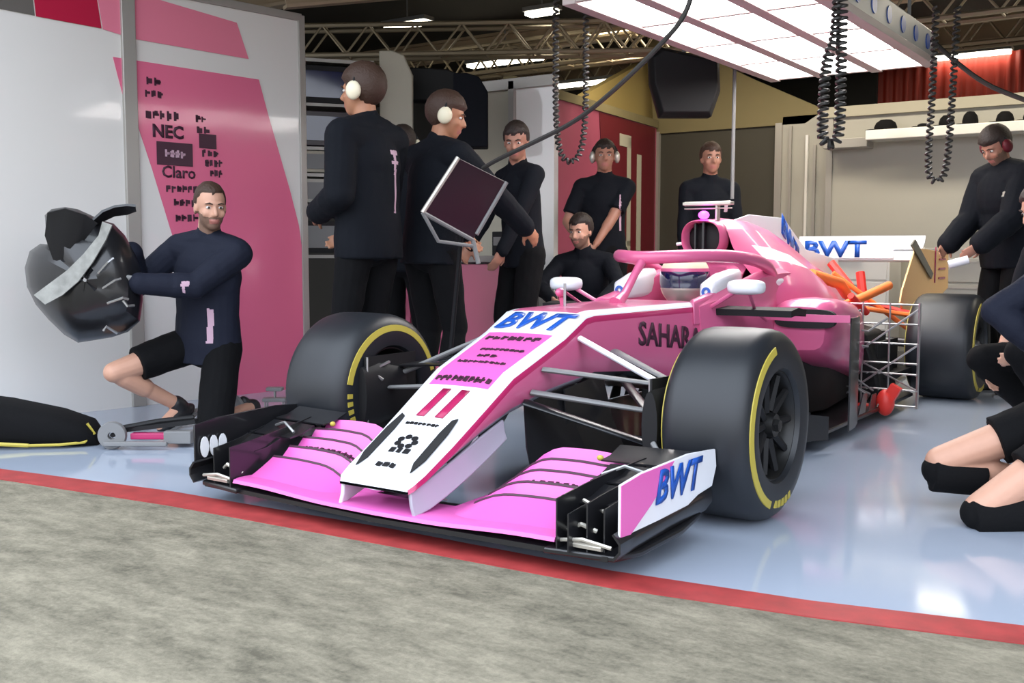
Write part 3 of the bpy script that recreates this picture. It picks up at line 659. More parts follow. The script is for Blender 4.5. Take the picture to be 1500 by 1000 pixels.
# ---- front suspension
def arm(name, a, c, w1, w2, m, parent=None, th=.35):
    a = V(a); c = V(c); d = (c-a).normalized(); f = V((0, 1, 0)); f = (f-d*f.dot(d)).normalized(); n_ = d.cross(f); rs = []
    for p, w_ in ((a, w1), (c, w2)): rs.append([p+f*w_*math.cos(q)+n_*w_*th*math.sin(q) for q in [2*PI*i/12 for i in range(12)]])
    b = MB(); b.rings(rs); return b.build(name, m, parent or car)
for s in SD:
    up = (s*.66, 0, .445); lo = (s*.66, 0, .20)
    dk = M['grey'] if s > 0 else M['carbon']
    arm('upper_wishbone', (s*.19, -.20, .50), up, .028, .020, dk); arm('upper_wishbone', (s*.215, .30, .53), up, .030, .020, dk)
    arm('lower_wishbone', (s*.17, -.30, .39), lo, .030, .022, M['carbon']); arm('lower_wishbone', (s*.20, .38, .42), lo, .030, .022, M['carbon'])
    arm('track_rod', (s*.18, -.26, .42), (s*.67, -.10, .36), .022, .016, M['grey'], th=.5)
    arm('pushrod', (s*.205, .04, .60), (s*.645, .0, .42), .016, .016, M['white'] if s > 0 else M['grey'], th=.7)
    # brake duct: scoop + fence + drum cover
    b = MB(); g = [[V((s*x, y, z)) for z in (.09, .2, .36, .50)] for x, y in ((.655, -.24), (.665, -.12), (.672, .1))]
    b.sheet(g, .008); bd = b.build('brake_duct_fence', M['carbon_matte'], car)
    b = MB(); b.rings([[V((s*(.66+.03*math.cos(q)), y, .34+k_*math.sin(q))) for q in [2*PI*i/16 for i in range(16)]] for y, k_ in ((-.26, .12), (-.15, .13), (0, .10))]); b.build('brake_scoop', M['carbon_matte'], bd)
    b = MB(); b.tube([(s*.648, -.235, .50), (s*.648, -.235, .10)], .005, 6); b.tube([(s*.645, -.1, .47), (s*.66, -.2, .44), (s*.63, -.16, .40)], .008, 6); b.build('brake_line', M['steel'], bd)
# ---- front wing
# central main plane
b = MB(); g = []
for i in range(31):
    x = lerp(-.69, .69, i/30); g.append([V((x, -.935+.03*abs(x)+dy, .080+.014*ss((abs(x)-.2)/.4)+dz)) for dy, dz in ((0, 0), (.004, .010), (.03, .014), (.12, .012), (.22, .004))])
b.sheet(g, .006); fw = b.build('front_wing', M['pink_skylit'], car)

def fpt(s, x, u):      # point on the flap stack: u 0 (leading edge) .. 1 (rear edge)
    hgt = ss((x-.17)/.26)*(1-.08*ss((x-.5)/.2)); sweep = .10*ss((x-.25)/.45)
    y = -.90+.03*abs(x-.2)+(.46-sweep*.0)*u-.05*(1-hgt)*u; z = .082+.012*ss((x-.2)/.4)+(.125*hgt+.008)*u**1.2
    return V((s*x, y, z))
for s in SD:
    segs = ((0, .34), (.36, .52), (.54, .68), (.70, .83), (.85, 1.0))
    for k, (u0, u1) in enumerate(segs):
        b = MB(); g = []
        for i in range(15):
            x = lerp(.175, .675, i/14); row = []
            for j in range(6):
                u = lerp(u0, u1, j/5); p = fpt(s, x, u); p.z += (.034+.003*k)*(j/5)**1.3*ss((x-.18)/.2); row.append(p)
            g.append(row)
        b.sheet(g, .006); fl = b.build('wing_flap', M['pink_skylit'], fw)
        if k < 4:
            b = MB(); b.sheet([[r_[-1]+V((0, -.004, .002)), r_[-1]+V((0, .002, .008))] for r_ in g[3:]], .003); b.build('edge_shade_strip', M['ink'], fw)  # thin dark strip painting the shade line between flap elements
        if k == 2:
            def ff(x, v, h, s=s): p = fpt(s, .50+x*1.0, .60+v*2.2); p.z += .022+h; return p
            marks(10, .30, .028, ff, 'lettering', M['ink'], fw, 40)
    # small dark strips painting the shade in the slots between flaps
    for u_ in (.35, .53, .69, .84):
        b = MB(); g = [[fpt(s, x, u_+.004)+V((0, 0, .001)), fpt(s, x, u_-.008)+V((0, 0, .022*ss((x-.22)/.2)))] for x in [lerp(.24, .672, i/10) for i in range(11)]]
        b.sheet(g, .003); b.build('slot_shade', M['ink'], fw)
b = MB(); g = []
for i in range(25):
    x = lerp(-.86, .86, i/24); g.append([V((x, -.93+.03*abs(x)+dy, .062+.006*abs(x))) for dy in (0, .1, .3)])
b.sheet(g, .016); b.build('wing_underside', M['carbon'], fw)
for s in SD:
    # endplate, outer footplate, fences and cascades
    ep = [(-.915, .140), (-.915, .288), (-.80, .303), (-.50, .312), (-.31, .298), (-.30, .24), (-.33, .180), (-.43, .170), (-.50, .150), (-.62, .145), (-.72, .14), (-.80, .135)]
    b = MB(); b.prism(ep, lambda y, z, h, s=s: V((s*(.898+h+.03*(y+.9)), y, z)), .008); E = b.build('endplate', M['carbon' if s < 0 else 'white'], fw, bevel=.002)
    if s > 0:
        b = MB(); b.prism([(-.914, .141), (-.914, .286), (-.80, .300), (-.60, .306), (-.66, .25), (-.74, .20), (-.86, .138)], lambda y, z, h: V((.9065+h+.03*(y+.9), y, z)), .002); b.build('pink_panel', M['pink_skylit'], fw)
        text_mesh('BWT', .135, lambda x, v, h: V((.909+h+.03*(-.58+x+.9), -.58+x, .238+v)), 'lettering', M['blue'], fw, bold=.004, shear=.3, cuts=0, sx=.95)
    else:
        for k in range(3):
            b = MB(); b.prism([(-.875+k*.043+.019*math.cos(2*PI*i/14), .20+.040*math.sin(2*PI*i/14)) for i in range(14)], lambda y, z, h: V((-.893+h, y, z)), .004); b.build('white_marking', M['white'], fw)
    b = MB(); fp = [(-.93, .66), (-.90, .88), (-.80, .915), (-.55, .925), (-.36, .90), (-.33, .86), (-.42, .70), (-.6, .66)]
    b.prism(fp, lambda y, x, h, s=s: V((s*x, y, .060+h+.05*max(0, y+.75))), .018); b.build('footplate', M['carbon'], fw, bevel=.005)
    b = MB(); g = []
    for i in range(13):
        t = i/12; y = lerp(-.93, -.31, t); g.append([V((s*(.89+.025*math.sin(PI*q_)), y, lerp(.075, .15+.02*t, q_)+.02*t)) for q_ in (0, .33, .66, 1)])
    b.sheet(g, .008); b.build('endplate_skirt', M['carbon'], fw)
    for k, (x, yy, L_, h_) in enumerate(((.700, -.92, .46, .20), (.745, -.93, .30, .15), (.79, -.90, .34, .19), (.835, -.88, .30, .17))):
        if s < 0 and k in (1, 2): continue
        b = MB(); g = []
        for i in range(7):
            t = i/6; g.append([V((s*(x+.05*t*t), yy+L_*t, z)) for z in (.075, .075+h_*.5, .075+h_*(.75+.25*t))])
        b.sheet(g, .005); b.build('wing_fence', M['carbon'], fw)
    for k, (z, yy) in enumerate(((.262, -.52), (.225, -.66), (.190, -.80))):
        b = MB(); g = [[V((s*x, yy+dy, z+dz+.02*(x-.7))) for dy, dz in ((0, 0), (.06, .006), (.13, .03))] for x in (.62+.04*k, .72, .80, .885)]
        b.sheet(g, .005); b.build('cascade_winglet', M['carbon'], fw)
    b = MB(); b.tube([(s*.70, -.86, .12), (s*.76, -.88, .15), (s*.80, -.86, .13)], .007, 6); b.tube([(s*.72, -.80, .20), (s*.80, -.82, .18)], .006, 6); b.tube([(s*.73, -.9, .095), (s*.84, -.9, .095)], .010, 6); b.build('adjuster', M['alu'], fw)
    b = MB(); b.ell((s*.60, -.49, .262), (.012, .010, .010)); b.build('yellow_tab', M['yellow'], fw)
# ---- rear end
b = MB(); g = [[V((x, y, z)) for y, z in ((4.10, .885), (4.15, .87), (4.30, .90), (4.42, .96))] for x in (-.46, -.2, 0, .2, .46)]
b.sheet(g, .014); rw = b.build('rear_wing', M['white'], car)
b = MB(); g = [[V((x, y, z)) for y, z in ((4.36, .955), (4.42, 1.0), (4.44, 1.05))] for x in (-.46, -.2, 0, .2, .46)]
b.sheet(g, .010); b.build('rear_flap', M['white'], rw)
b = MB(); b.box((-.06, 4.09, .95), (.78, .012, .125)); pn = b.build('wing_front_panel', M['white'], rw, bevel=.003)
text_mesh('BWT', .155, lambda x, v, h: V((-.08+x, 4.083-h, .95+v)), 'lettering', M['blue'], rw, bold=.006, cuts=0, sx=1.3)
for s in SD:
    b = MB(); b.prism([(3.72, .60), (3.76, .68), (4.05, .94), (4.2, .96), (5.10, .93), (5.12, .66), (4.6, .55), (4.35, .35), (4.1, .35)], lambda y, z, h, s=s: V((s*(.468+h), y, z)), .012)
    en = b.build('rear_endplate', M['yorange'], car, bevel=.002)
    b = MB()
    for k in range(4): b.box((s*.484, 4.88, .74+.07*k), (.006, .20, .014))
    b.box((s*.484, 4.66, .84), (.006, .02, .26)); b.build('louvre_slots', M['deep'], en)
b = MB(); b.prism([(3.9, .98), (4.0, 1.02), (4.55, .78), (4.5, .74)], lambda y, z, h: V((.486+h, y, z)), .01); b.build('endplate_edge', M['carbon'], car)
# orange flow painted rear arms, exhaust region
arm('rear_wishbone', (.14, 3.10, .62), (.62, 3.62, .52), .035, .03, M['orange'], th=.5); arm('rear_wishbone', (-.14, 3.10, .62), (-.62, 3.62, .52), .035, .03, M['orange'], th=.5)
arm('rear_wishbone', (.12, 3.95, .60), (.62, 3.70, .52), .035, .03, M['red'], th=.5); arm('rear_wishbone', (-.12, 3.95, .60), (-.62, 3.7, .52), .035, .03, M['red'], th=.5)
arm('rear_pushrod', (.16, 3.3, .80), (.60, 3.64, .40), .02, .02, M['orange'], th=.8); arm('rear_pushrod', (-.16, 3.3, .80), (-.60, 3.64, .40), .02, .02, M['orange'], th=.8)
arm('drive_shaft', (.1, 3.66, .36), (.62, 3.66, .34), .03, .03, M['carbon'], th=1); arm('drive_shaft', (-.1, 3.66, .36), (-.62, 3.66, .34), .03, .03, M['carbon'], th=1)
b = MB(); b.tube([(.20, 2.75, .80), (.28, 3.05, .74), (.22, 3.4, .66)], .035, 10); b.build('orange_duct', M['orange'], car)
b = MB(); b.tube([(.33, 2.9, .60), (.40, 3.2, .66), (.46, 3.5, .72)], .028, 10); b.build('orange_duct', M['orange'], car)
for a_, c_, w_ in (((.38, 2.95, .67), (.42, 3.15, .56), .022), ((.05, 3.6, .86), (.20, 3.55, .70), .03), ((.26, 3.55, .80), (.30, 3.5, .62), .03)): b = MB(); b.tube([a_, c_], w_, 8); b.build('red_duct', M['red'], car)
# pressure rake lattice carried behind the left sidepod
for s, yy in ((1, 2.62),):
    rk = MB(); x0, x1 = .26, .86
    for z in (.07, .16, .25, .31, .42, .53, .64): rk.tube([(x0, yy, z), (x1, yy, z)], .0055, 6)
    for x in (x0, .40, .55, .70, x1): rk.tube([(x, yy, .06), (x, yy, .65)], .006 if x != x1 else .009, 6)
    rk.tube([(x0, yy, .16), (x1, yy, .62)], .006, 6); rk.tube([(x0+.05, yy, .42), (x1, yy, .16)], .006, 6); rk.tube([(.40, yy, .07), (x1, yy, .42)], .006, 6)
    rk.build('pressure_rake', M['steel'], car)
    rk = MB()
    for z in (.07, .16, .25, .31, .42, .53):
        for x in [lerp(x0, x1, i/9) for i in range(10)]: rk.tube([(x, yy, z), (x, yy-.05, z)], .003, 5)
    rk.build('rake_probes', M['steel'], car)
    rk = MB()
    for i in range(16):
        r_ = random.Random(i); x = lerp(.28, .62, r_.random()); z = lerp(.06, .6, r_.random()); P0 = V((x, yy-.25, z)); pts = [P0]
        for k in range(4): pts.append(pts[-1]+V((r_.uniform(-.1, .1), r_.uniform(-.02, .08), r_.uniform(-.09, .09))))
        rk.tube([V((p.x, min(p.y, yy-.02), max(.05, p.z))) for p in pts], .006, 5)
    rk.build('rake_cables', M['grey'], car)
    rk = MB(); rk.ell((.72, 2.50, .10), (.05, .05, .075)); rk.box((.76, 2.5, .16), (.06, .05, .08), Matrix.Rotation(.5, 3, 'Y')); rk.ell((.60, 2.5, .06), (.06, .04, .03)); rk.build('red_connector', M['red'], car)
# side skirts, small pink fins near sidepod
for s in SD:
    b = MB()
    for k in range(4): b.prism([(1.9+.18*k, .08), (2.02+.18*k, .08), (2.05+.18*k, .20-.02*k), (1.97+.18*k, .20-.02*k)], lambda y, z, h, s=s: V((s*(.69+h), y, z)), .006)
    b.build('floor_fins', M['carbon'], car)

# dark mechanical mass, exposed gearbox and diffuser
b = MB(); b.rings([[V((w_*math.copysign(abs(math.cos(q))**.7, math.cos(q)), y, zc+hz*math.copysign(abs(math.sin(q))**.7, math.sin(q)))) for q in [2*PI*i/20 for i in range(20)]] for y, w_, zc, hz in ((2.9, .34, .28, .20), (3.3, .28, .30, .22), (3.7, .20, .36, .20), (4.1, .12, .38, .14))]); b.build('gearbox_casing', M['carbon_matte'], car)
for s in SD:
    b = MB()
    b.box((s*.50, 3.15, .20), (.30, .50, .03)); b.box((s*.56, 3.1, .30), (.02, .45, .20)); b.box((s*.42, 3.3, .33), (.16, .02, .22))
    b.sheet([[V((s*x, y, z)) for y, z in ((3.3, .09), (3.7, .12), (4.1, .24))] for x in (.20, .35, .50)], .01); b.build('diffuser', M['carbon_matte'], car)
# left and right wing tip brackets, brake lines and sensor boxes
for s in SD:
    for k, (x, y, z, dx, dy, dz) in enumerate(((.80, -.60, .17, .06, .05, .05), (.74, -.50, .22, .05, .08, .03), (.83, -.45, .19, .03, .10, .06))):
        b = MB(); b.box((s*x, y, z), (dx, dy, dz)); b.build('wing_bracket', M['grey' if k == 1 else 'carbon_matte'], car, bevel=.004)
    b = MB(); b.tube([(s*.70, -.90, .10), (s*.78, -.91, .115), (s*.87, -.90, .10)], .006, 6); b.build('wing_rod', M['alu'], car)
    b = MB(); b.tube([(s*.68, -.62, .24), (s*.75, -.60, .27), (s*.82, -.58, .25)], .006, 6); b.build('wing_rod', M['steel'], car)
    b = MB(); b.tube([(s*.72, -.35, .30), (s*.78, -.40, .26), (s*.70, -.46, .22)], .010, 8); b.build('wing_hose', M['grey'], car)

b = MB(); b.sheet([[V((x, -.80, .165)), V((x, -.78, .13)), V((x, -.70, .10))] for x in (-.13, 0, .13)], .006); b.build('nose_gap_filler', M['grey'], car)  # added sheet, stands in for the grey floor seen through the opening

for s in SD:
    b = MB(); b.rings([[V((s*x_, y, z_)) for x_, z_ in ((.26, .09), (.62, .09), (.60, .20), (.52, .46), (.26, .52))] for y in (2.78, 3.15)]); b.build('rear_side_duct', M['carbon_matte'], car, bevel=.02)

# ================================================================== PEOPLE
def remesh(name, mb, vox, m, parent, sm=4, post=None, wrinkle=0, seed=0, dec=None):
    me = mb.mesh('tmp'); o = bpy.data.objects.new('tmp', me); C.objects.link(o)
    r = o.modifiers.new('r', 'REMESH'); r.mode = 'VOXEL'; r.voxel_size = vox
    q = o.modifiers.new('s', 'SMOOTH'); q.factor = .5; q.iterations = sm
    dg = bpy.context.evaluated_depsgraph_get(); me2 = bpy.data.meshes.new_from_object(o.evaluated_get(dg)); bpy.data.objects.remove(o)
    if wrinkle:
        NN = [v.normal.copy() for v in me2.vertices]
        for v, nv in zip(me2.vertices, NN):
            n = noise.noise(v.co*9+V((seed, 0, 0)))+.5*noise.noise(v.co*V((26, 26, 14))+V((0, seed, 0))); v.co += nv*n*wrinkle
    me2.materials.clear()
    for x in (m if isinstance(m, (list, tuple)) else [m]): me2.materials.append(x)
    if post:
        for p in me2.polygons: p.material_index = post(p.center)
    me2.shade_smooth(); me2.name = name
    ob = bpy.data.objects.new(name, me2); C.objects.link(ob); ob.parent = parent; return ob
def ik(a, t, l1, l2, hint):
    a = V(a); t = V(t); d = t-a; L = min(d.length, (l1+l2)*.999); d = d.normalized(); h = V(hint)-a; h = (h-d*h.dot(d)).normalized()
    x = (l1*l1-l2*l2+L*L)/(2*L); y = math.sqrt(max(0, l1*l1-x*x)); return a+d*x+h*y, a+d*L
def hand(mb, w, d, n, s, sc, curl=.5, spread=.0):
    # w wrist, d pointing direction, n palm normal (towards palm side), s = +1/-1 thumb side along d x n
    d = d.normalized(); n = (n-d*n.dot(d)).normalized(); t = d.cross(n)*s
    pc = w+d*.048*sc; mb.ell(pc, (.040*sc, .016*sc, .052*sc), (t, n, d), 14, 8)
    ls = (.070, .078, .072, .056)
    for i in range(4):
        off = (1.5-i)*.0205*sc; base = w+d*.085*sc+t*off-d*abs(i-1.2)*.004*sc; c = 0; p = base-d*.02*sc; r = (.0088 if i != 3 else .0075)*sc
        for k, f in enumerate((.45, .30, .25)):
            c += curl*(.55, .9, .6)[k]; dd = (d*math.cos(c)+n*math.sin(c)+t*off*spread*8).normalized(); q = p+dd*(ls[i]*f+(.02 if k == 0 else 0))*sc; mb.caps(p, q, r*(1-.07*k), r*(.93-.07*k), 8); p = q
    p = w+d*.025*sc+t*.03*sc; q = p+(t*.8+d*.7+n*.3).normalized()*.042*sc; mb.caps(p, q, .012*sc, .0105*sc, 8); mb.caps(q, q+(d*.9+t*.15+n*.5).normalized()*.030*sc, .0100*sc, .0085*sc, 8)
def person(label, loc, heading, P, group=None):
    """local frame: +y forward, +x the person's right, z up."""
    g = P.get; H = g('h', 1.78)/1.8; root = empty('person', loc, heading); tag(root, label, 'person', group)
    vx = g('vox', .008); skin = g('skin', M['skin'])
    pel = V(g('pelvis', (0, 0, .95)))*H; lean = V(g('lean', (0, 0, 1))).normalized(); sy = g('sh_yaw', 0)
    rt = V((math.cos(sy), math.sin(sy), 0)); rt = (rt-lean*rt.dot(lean)).normalized(); fw_ = lean.cross(rt)
    A = (rt, fw_, lean); nb = pel+lean*.545*H
    hy, hp_ = g('head', (0, 0)); hf = V((-math.sin(hy)*math.cos(hp_), math.cos(hy)*math.cos(hp_), math.sin(hp_))); hr = V((math.cos(hy), math.sin(hy), 0)); hu = hr.cross(hf)
    tilt = g('tilt', 0); 
    if tilt: Rm = Matrix.Rotation(tilt, 3, hf); hr = Rm @ hr; hu = Rm @ hu
    neckdir = (lean*.6+V((0, 0, .4))+hf*.12).normalized(); hc = nb+neckdir*.08*H+hu*.085*H+hf*.022*H
    def hp3(x, y, z): return hc+hr*x*H+hf*y*H+hu*z*H
    HA = (hr, hf, hu)
    sh = {1: nb-lean*.065*H+rt*.175*H+V(g('shR', (0, 0, 0))), -1: nb-lean*.065*H-rt*.175*H+V(g('shL', (0, 0, 0)))}
    hip = {1: pel+rt*.09*H-lean*.02*H, -1: pel-rt*.09*H-lean*.02*H}
    arms = {}; legs = {}
    for s, k in ((1, 'R'), (-1, 'L')):
        if g('hand'+k): hnt = V(g('elb'+k, (s*.6, -.3, .9)))*H; e, w = ik(sh[s], V(g('hand'+k))*H, .285*H, .26*H, hnt)
        else: e = sh[s]+V((s*.05, -.03, -.28))*H; w = e+V((s*.01, .06, -.25))*H
        arms[s] = (e, w)
        an = V(g('foot'+k, (s*.10, 0, .085)))*H
        if g('knee'+k): kn = V(g('knee'+k))*H
        else: kn, an = ik(hip[s], an, .43*H, .43*H, hip[s]+V((s*.05, 1, 0)))
        legs[s] = (kn, an)
    helmet = g('helmet')
    # ---- body: one continuous skin
    b = MB()
    def torso(b, k, low=True):
        b.ell(pel+lean*.02*H, ((.155+k)*H, (.105+k)*H, (.12+k)*H), A, 24, 12)
        b.ell(pel+lean*.17*H, ((.132+k)*H, (.098+k)*H, (.15+k)*H), A, 24, 12)
        b.ell(pel+lean*.35*H+fw_*.006*H, ((.160+k)*H, (.108+k)*H, (.18+k)*H), A, 24, 12)
        for s in (1, -1):
            b.caps(nb-lean*.085*H+rt*s*.04*H, sh[s]-rt*s*.01*H, (.070+k)*H, (.058+k)*H)
            b.caps(nb-lean*.01*H, sh[s]+lean*.01*H, (.045+k)*H, (.045+k)*H)
    def arm_(b, s, k, to=1.0, kk=0):
        e, w = arms[s]; b.caps(sh[s], e, (.053+k)*H, (.041+k)*H)
        if to > .5: b.caps(e, w, (.042+k)*H, (.027+k+kk)*H); b.caps(e, e.lerp(w, .35), (.041+k)*H, (.042+k)*H)
    def leg_(b, s, k, to=1, kk=0):
        kn, an = legs[s]; b.caps(hip[s], kn, (.082+k)*H, (.054+k)*H)
        if to > .5:
            dn = (an-kn).normalized(); bk = (kn-hip[s]).normalized(); bk = (-(bk-dn*bk.dot(dn))); bk = -fw_ if bk.length < .2 else bk.normalized()*-1 if False else (-fw_)
            b.caps(kn, an, (.050+k)*H, (.034+k+kk)*H); b.caps(kn+dn*.06*H, kn.lerp(an, .45), (.052+k)*H, (.050+k)*H)
    torso(b, 0)
    b.caps(nb-lean*.03*H, hc-hu*.05*H-hf*.015*H, .060*H, .054*H)
    b.ell(hp3(0, -.012, .028), (.074*H, .094*H, .092*H), HA, 24, 14)       # skull
    b.ell(hp3(0, .018, -.030), (.062*H, .070*H, .085*H), HA, 24, 14)       # face
    b.ell(hp3(0, .045, -.085), (.034*H, .036*H, .030*H), HA, 16, 8)        # chin
    b.ell(hp3(0, .070, .022), (.050*H, .018*H, .014*H), HA, 16, 8)         # brow
    for s in (1, -1): b.ell(hp3(s*.038, .058, -.028), (.022*H, .022*H, .022*H), HA, 12, 8); b.ell(hp3(s*.074, -.008, -.008), (.009*H, .020*H, .033*H), HA, 12, 8)
    b.caps(hp3(0, .078, .012), hp3(0, .102, -.028), .009*H, .0125*H, 10); b.ell(hp3(0, .090, -.034), (.018*H, .012*H, .010*H), HA, 12, 8)
    b.ell(hp3(0, .078, -.062), (.025*H, .014*H, .006*H), HA, 12, 8); b.ell(hp3(0, .076, -.071), (.022*H, .014*H, .006*H), HA, 12, 8)
    for s, k in ((1, 'R'), (-1, 'L')):
        arm_(b, s, 0); leg_(b, s, 0); e, w = arms[s]; hd = V(g('hdir'+k)) if g('hdir'+k) else (w-e); pn = V(g('palm'+k, (-s, .2, 0)))
        th = 1 if g('thumb'+k, 1) > 0 else -1
        hand(b, w, hd, pn, s*th*-1, H, g('curl'+k, .45))
        kn, an = legs[s]; td = V(g('toe'+k, (s*.2, 1, -.0))).normalized(); b.caps(an-V((0, 0, .02))*H, an+td*.13*H+V((0, 0, -.05))*H, .036*H, .028*H); b.ell(an-td*.03*H+V((0, 0, -.045))*H, (.034*H, .04*H, .034*H))
    def skin_idx(c):
        r = c-hc; x, y, z = r.dot(hr)/H, r.dot(hf)/H, r.dot(hu)/H
        if abs(x) < .026 and y > .07 and -.079 < z < -.056: return 1
        if g('beard') and y > -.01 and -.15 < z < (-.045 if y > .06 else -.03+max(0, .03-y)*.5) and abs(x) < .08: return 2 if r.length < .17*H else 0
        return 0
    body = remesh('body', b, g('body_vox', vx), [skin, M['lips'], g('beard_mat', M['stubble'])], root, 3, skin_idx)
    if not helmet:
        for s in (1, -1):
            b = MB(); b.ell(hp3(s*.030, .0735, .004), (.0135*H, .009*H, .0075*H), HA, 12, 8); ey = b.build('eye', M['eye'], root)
            b = MB(); b.ell(hp3(s*.030, .0815, .004), (.006*H, .003*H, .006*H), HA, 10, 6); b.build('iris', M['iris'], ey)
            b = MB(); b.tube([hp3(s*.014, .090, .021), hp3(s*.030, .090, .027), hp3(s*.048, .078, .022)], [.003*H, .0042*H, .002*H], 6); b.build('eyebrow', g('hair', M['hair']), root)
        # hair: skull cap pulled inside the head over face and nape
        b = MB(); hv = g('hair_vol', .010); b.ell(hp3(0, -.016, .034), ((.076+hv)*H, (.097+hv)*H, (.094+hv)*H), HA, 30, 22)
        for v_i, v in enumerate(b.v):
            r = V(v)-hc; x, y, z = r.dot(hr)/H, r.dot(hf)/H, r.dot(hu)/H
            line = g('hairline', .062) if y > .03 else (lerp(-.035, .06, ss(y/.05+.3)) if y > -.03 else -.075)
            nz_ = noise.noise(V(v)*30)*.006
            if z < line+nz_: b.v[v_i] = tuple(hc+(r-hf*(y+.016)*H*.16*(1 if y > 0 else .6)-hr*x*.22*H-hu*z*H*.12))
            else: b.v[v_i] = tuple(V(v)+(r.normalized())*noise.noise(V(v)*60)*.004)
        b.build('hair', g('hair', M['hair']), root, smooth=80)
    if g('headset'):
        hc_ = g('headset') if not isinstance(g('headset'), bool) else M['cream']
        b = MB()
        for s in (1, -1): b = MB(); b.ell(hp3(s*.092, -.005, -.005), (.024*H, .040*H, .046*H), HA, 16, 10); b.build('ear_cup', hc_, root)
        b = MB(); b.tube([hp3(.10*math.cos(q), -.01, .115*math.sin(q)+.0) for q in [PI*i/14 for i in range(15)]], .007*H, 8); b.build('headset_band', M['carbon_matte'], root)
    # ---- clothes
    jm = g('top', M['navy']); kj = g('kj', .014)+g('bulk', 0); b = MB(); torso(b, kj)
    b.rings([[pel+lean*z*H+rt*math.cos(q)*(w_+kj)*H+fw_*math.sin(q)*(d_+kj)*H for q in [2*PI*i/24 for i in range(24)]] for z, w_, d_ in ((-.10, .155, .112), (.0, .158, .11), (.15, .145, .10), (.3, .15, .10))])
    if g('collar', True): b.caps(nb-lean*.035*H, nb+neckdir*.030*H, .070*H, .064*H)
    long = g('sleeves', True)
    for s, k in ((1, 'R'), (-1, 'L')):
        e, w = arms[s]
        if long: arm_(b, s, kj-.002, 1, .004)
        else: b.frust(sh[s], sh[s].lerp(e, .78), (.053+kj)*H, (.054+kj)*H, 16); b.caps(sh[s], sh[s].lerp(e, .2), (.053+kj)*H, (.053+kj)*H)
    sf = g('stripe')
    def si(c):
        if not sf: return 0
        r = c-pel; return 1 if sf(r.dot(rt)/H, r.dot(fw_)/H, r.dot(lean)/H, c) else 0
    remesh(g('topname', 'jacket'), b, vx, [jm, g('stripe_mat', M['stripe'])], root, 3, si, .0045, g('seed', 1))
    kt = .016; b = MB(); bmat = g('bottom', M['black_cloth'])
    b.ell(pel+lean*.0, ((.158+kt)*H, (.108+kt)*H, (.125+kt)*H), A, 24, 12)
    shorts = g('shorts', False)
    for s, k in ((1, 'R'), (-1, 'L')):
        kn, an = legs[s]
        if shorts:
            e2 = hip[s].lerp(kn, g('short'+k, .80)); b.caps(hip[s], hip[s].lerp(kn, .4), (.085+kt)*H, (.078+kt)*H); b.frust(hip[s].lerp(kn, .1), e2, (.083+kt)*H, (.073+kt)*H, 18)
        else:
            leg_(b, s, kt, 1, .008); b.frust(kn.lerp(an, .6), an+(an-kn).normalized()*.025*H, .060*H, .062*H, 16)
    remesh('shorts' if shorts else 'trousers', b, vx, bmat, root, 3, None, .005, g('seed', 1)+5)
    for s, k in ((1, 'R'), (-1, 'L')):
        kn, an = legs[s]; td = V(g('toe'+k, (s*.2, 1, -.0))).normalized(); sd = td.cross(V((0, 0, 1))).normalized(); up = sd.cross(td)
        c = an-up*.045*H; b = MB(); b.ell(c+td*.02*H, (.046*H, .11*H, .042*H), (sd, td, up)); b.ell(c+td*.10*H-up*.012*H, (.048*H, .075*H, .030*H), (sd, td, up)); b.caps(an-up*.01*H, an+(kn-an).normalized()*.02*H, .048*H, .046*H)
        sho = remesh('shoe', b, vx, g('shoes', M['shoe']), root, 2)
        b = MB(); pts = []
        b.rings([[c+td*(.045+.155*math.cos(q))*H+sd*(.049*math.sin(q))*H-up*z*H for q in [2*PI*i/20 for i in range(20)]] for z in (.028, .044)]); b.build('sole', g('soles', M['grey']), sho)
        if g('pads'):
            d = (kn-hip[s]).normalized(); d2 = (an-kn).normalized(); b = MB()
            c_ = kn+V((0, .0, -.03 if s > 0 else -.012)); b.frust(c_+d*.03*H, c_+d2*.155*H, .070*H, .066*H, 20); b.caps(c_+d*.005*H, c_+d2*.03*H, .060*H, .060*H)
            remesh('knee_pad', b, vx, M['black_cloth'], root, 2)
    if g('gloves'):
        for s, k in ((1, 'R'), (-1, 'L')):
            e, w = arms[s]; hd = V(g('hdir'+k)) if g('hdir'+k) else (w-e); b = MB(); hand(b, w-hd.normalized()*.004, hd, V(g('palm'+k, (-s, .2, 0))), -s*(1 if g('thumb'+k, 1) > 0 else -1), H*1.14, g('curl'+k, .45)); remesh('glove', b, .006, g('gloves'), root, 1)
    root['_hc'] = 0; del root['_hc']
    return root, dict(hp=hp3, rt=rt, fw=fw_, lean=lean, pel=pel, H=H, arms=arms, nb=nb)
def place(px, d): q = at(px, 370, d); return (q.x, q.y, 0)
HC = YAW+PI           # heading that faces the camera
def stripe_back(x, y, z, c): return y < -.03 and .045 < x < .062 and .12 < z < .42 or (y < -.03 and .03 < x < .085 and .40 < z < .425) or (y < -.03 and .03 < x < .085 and .36 < z < .375)
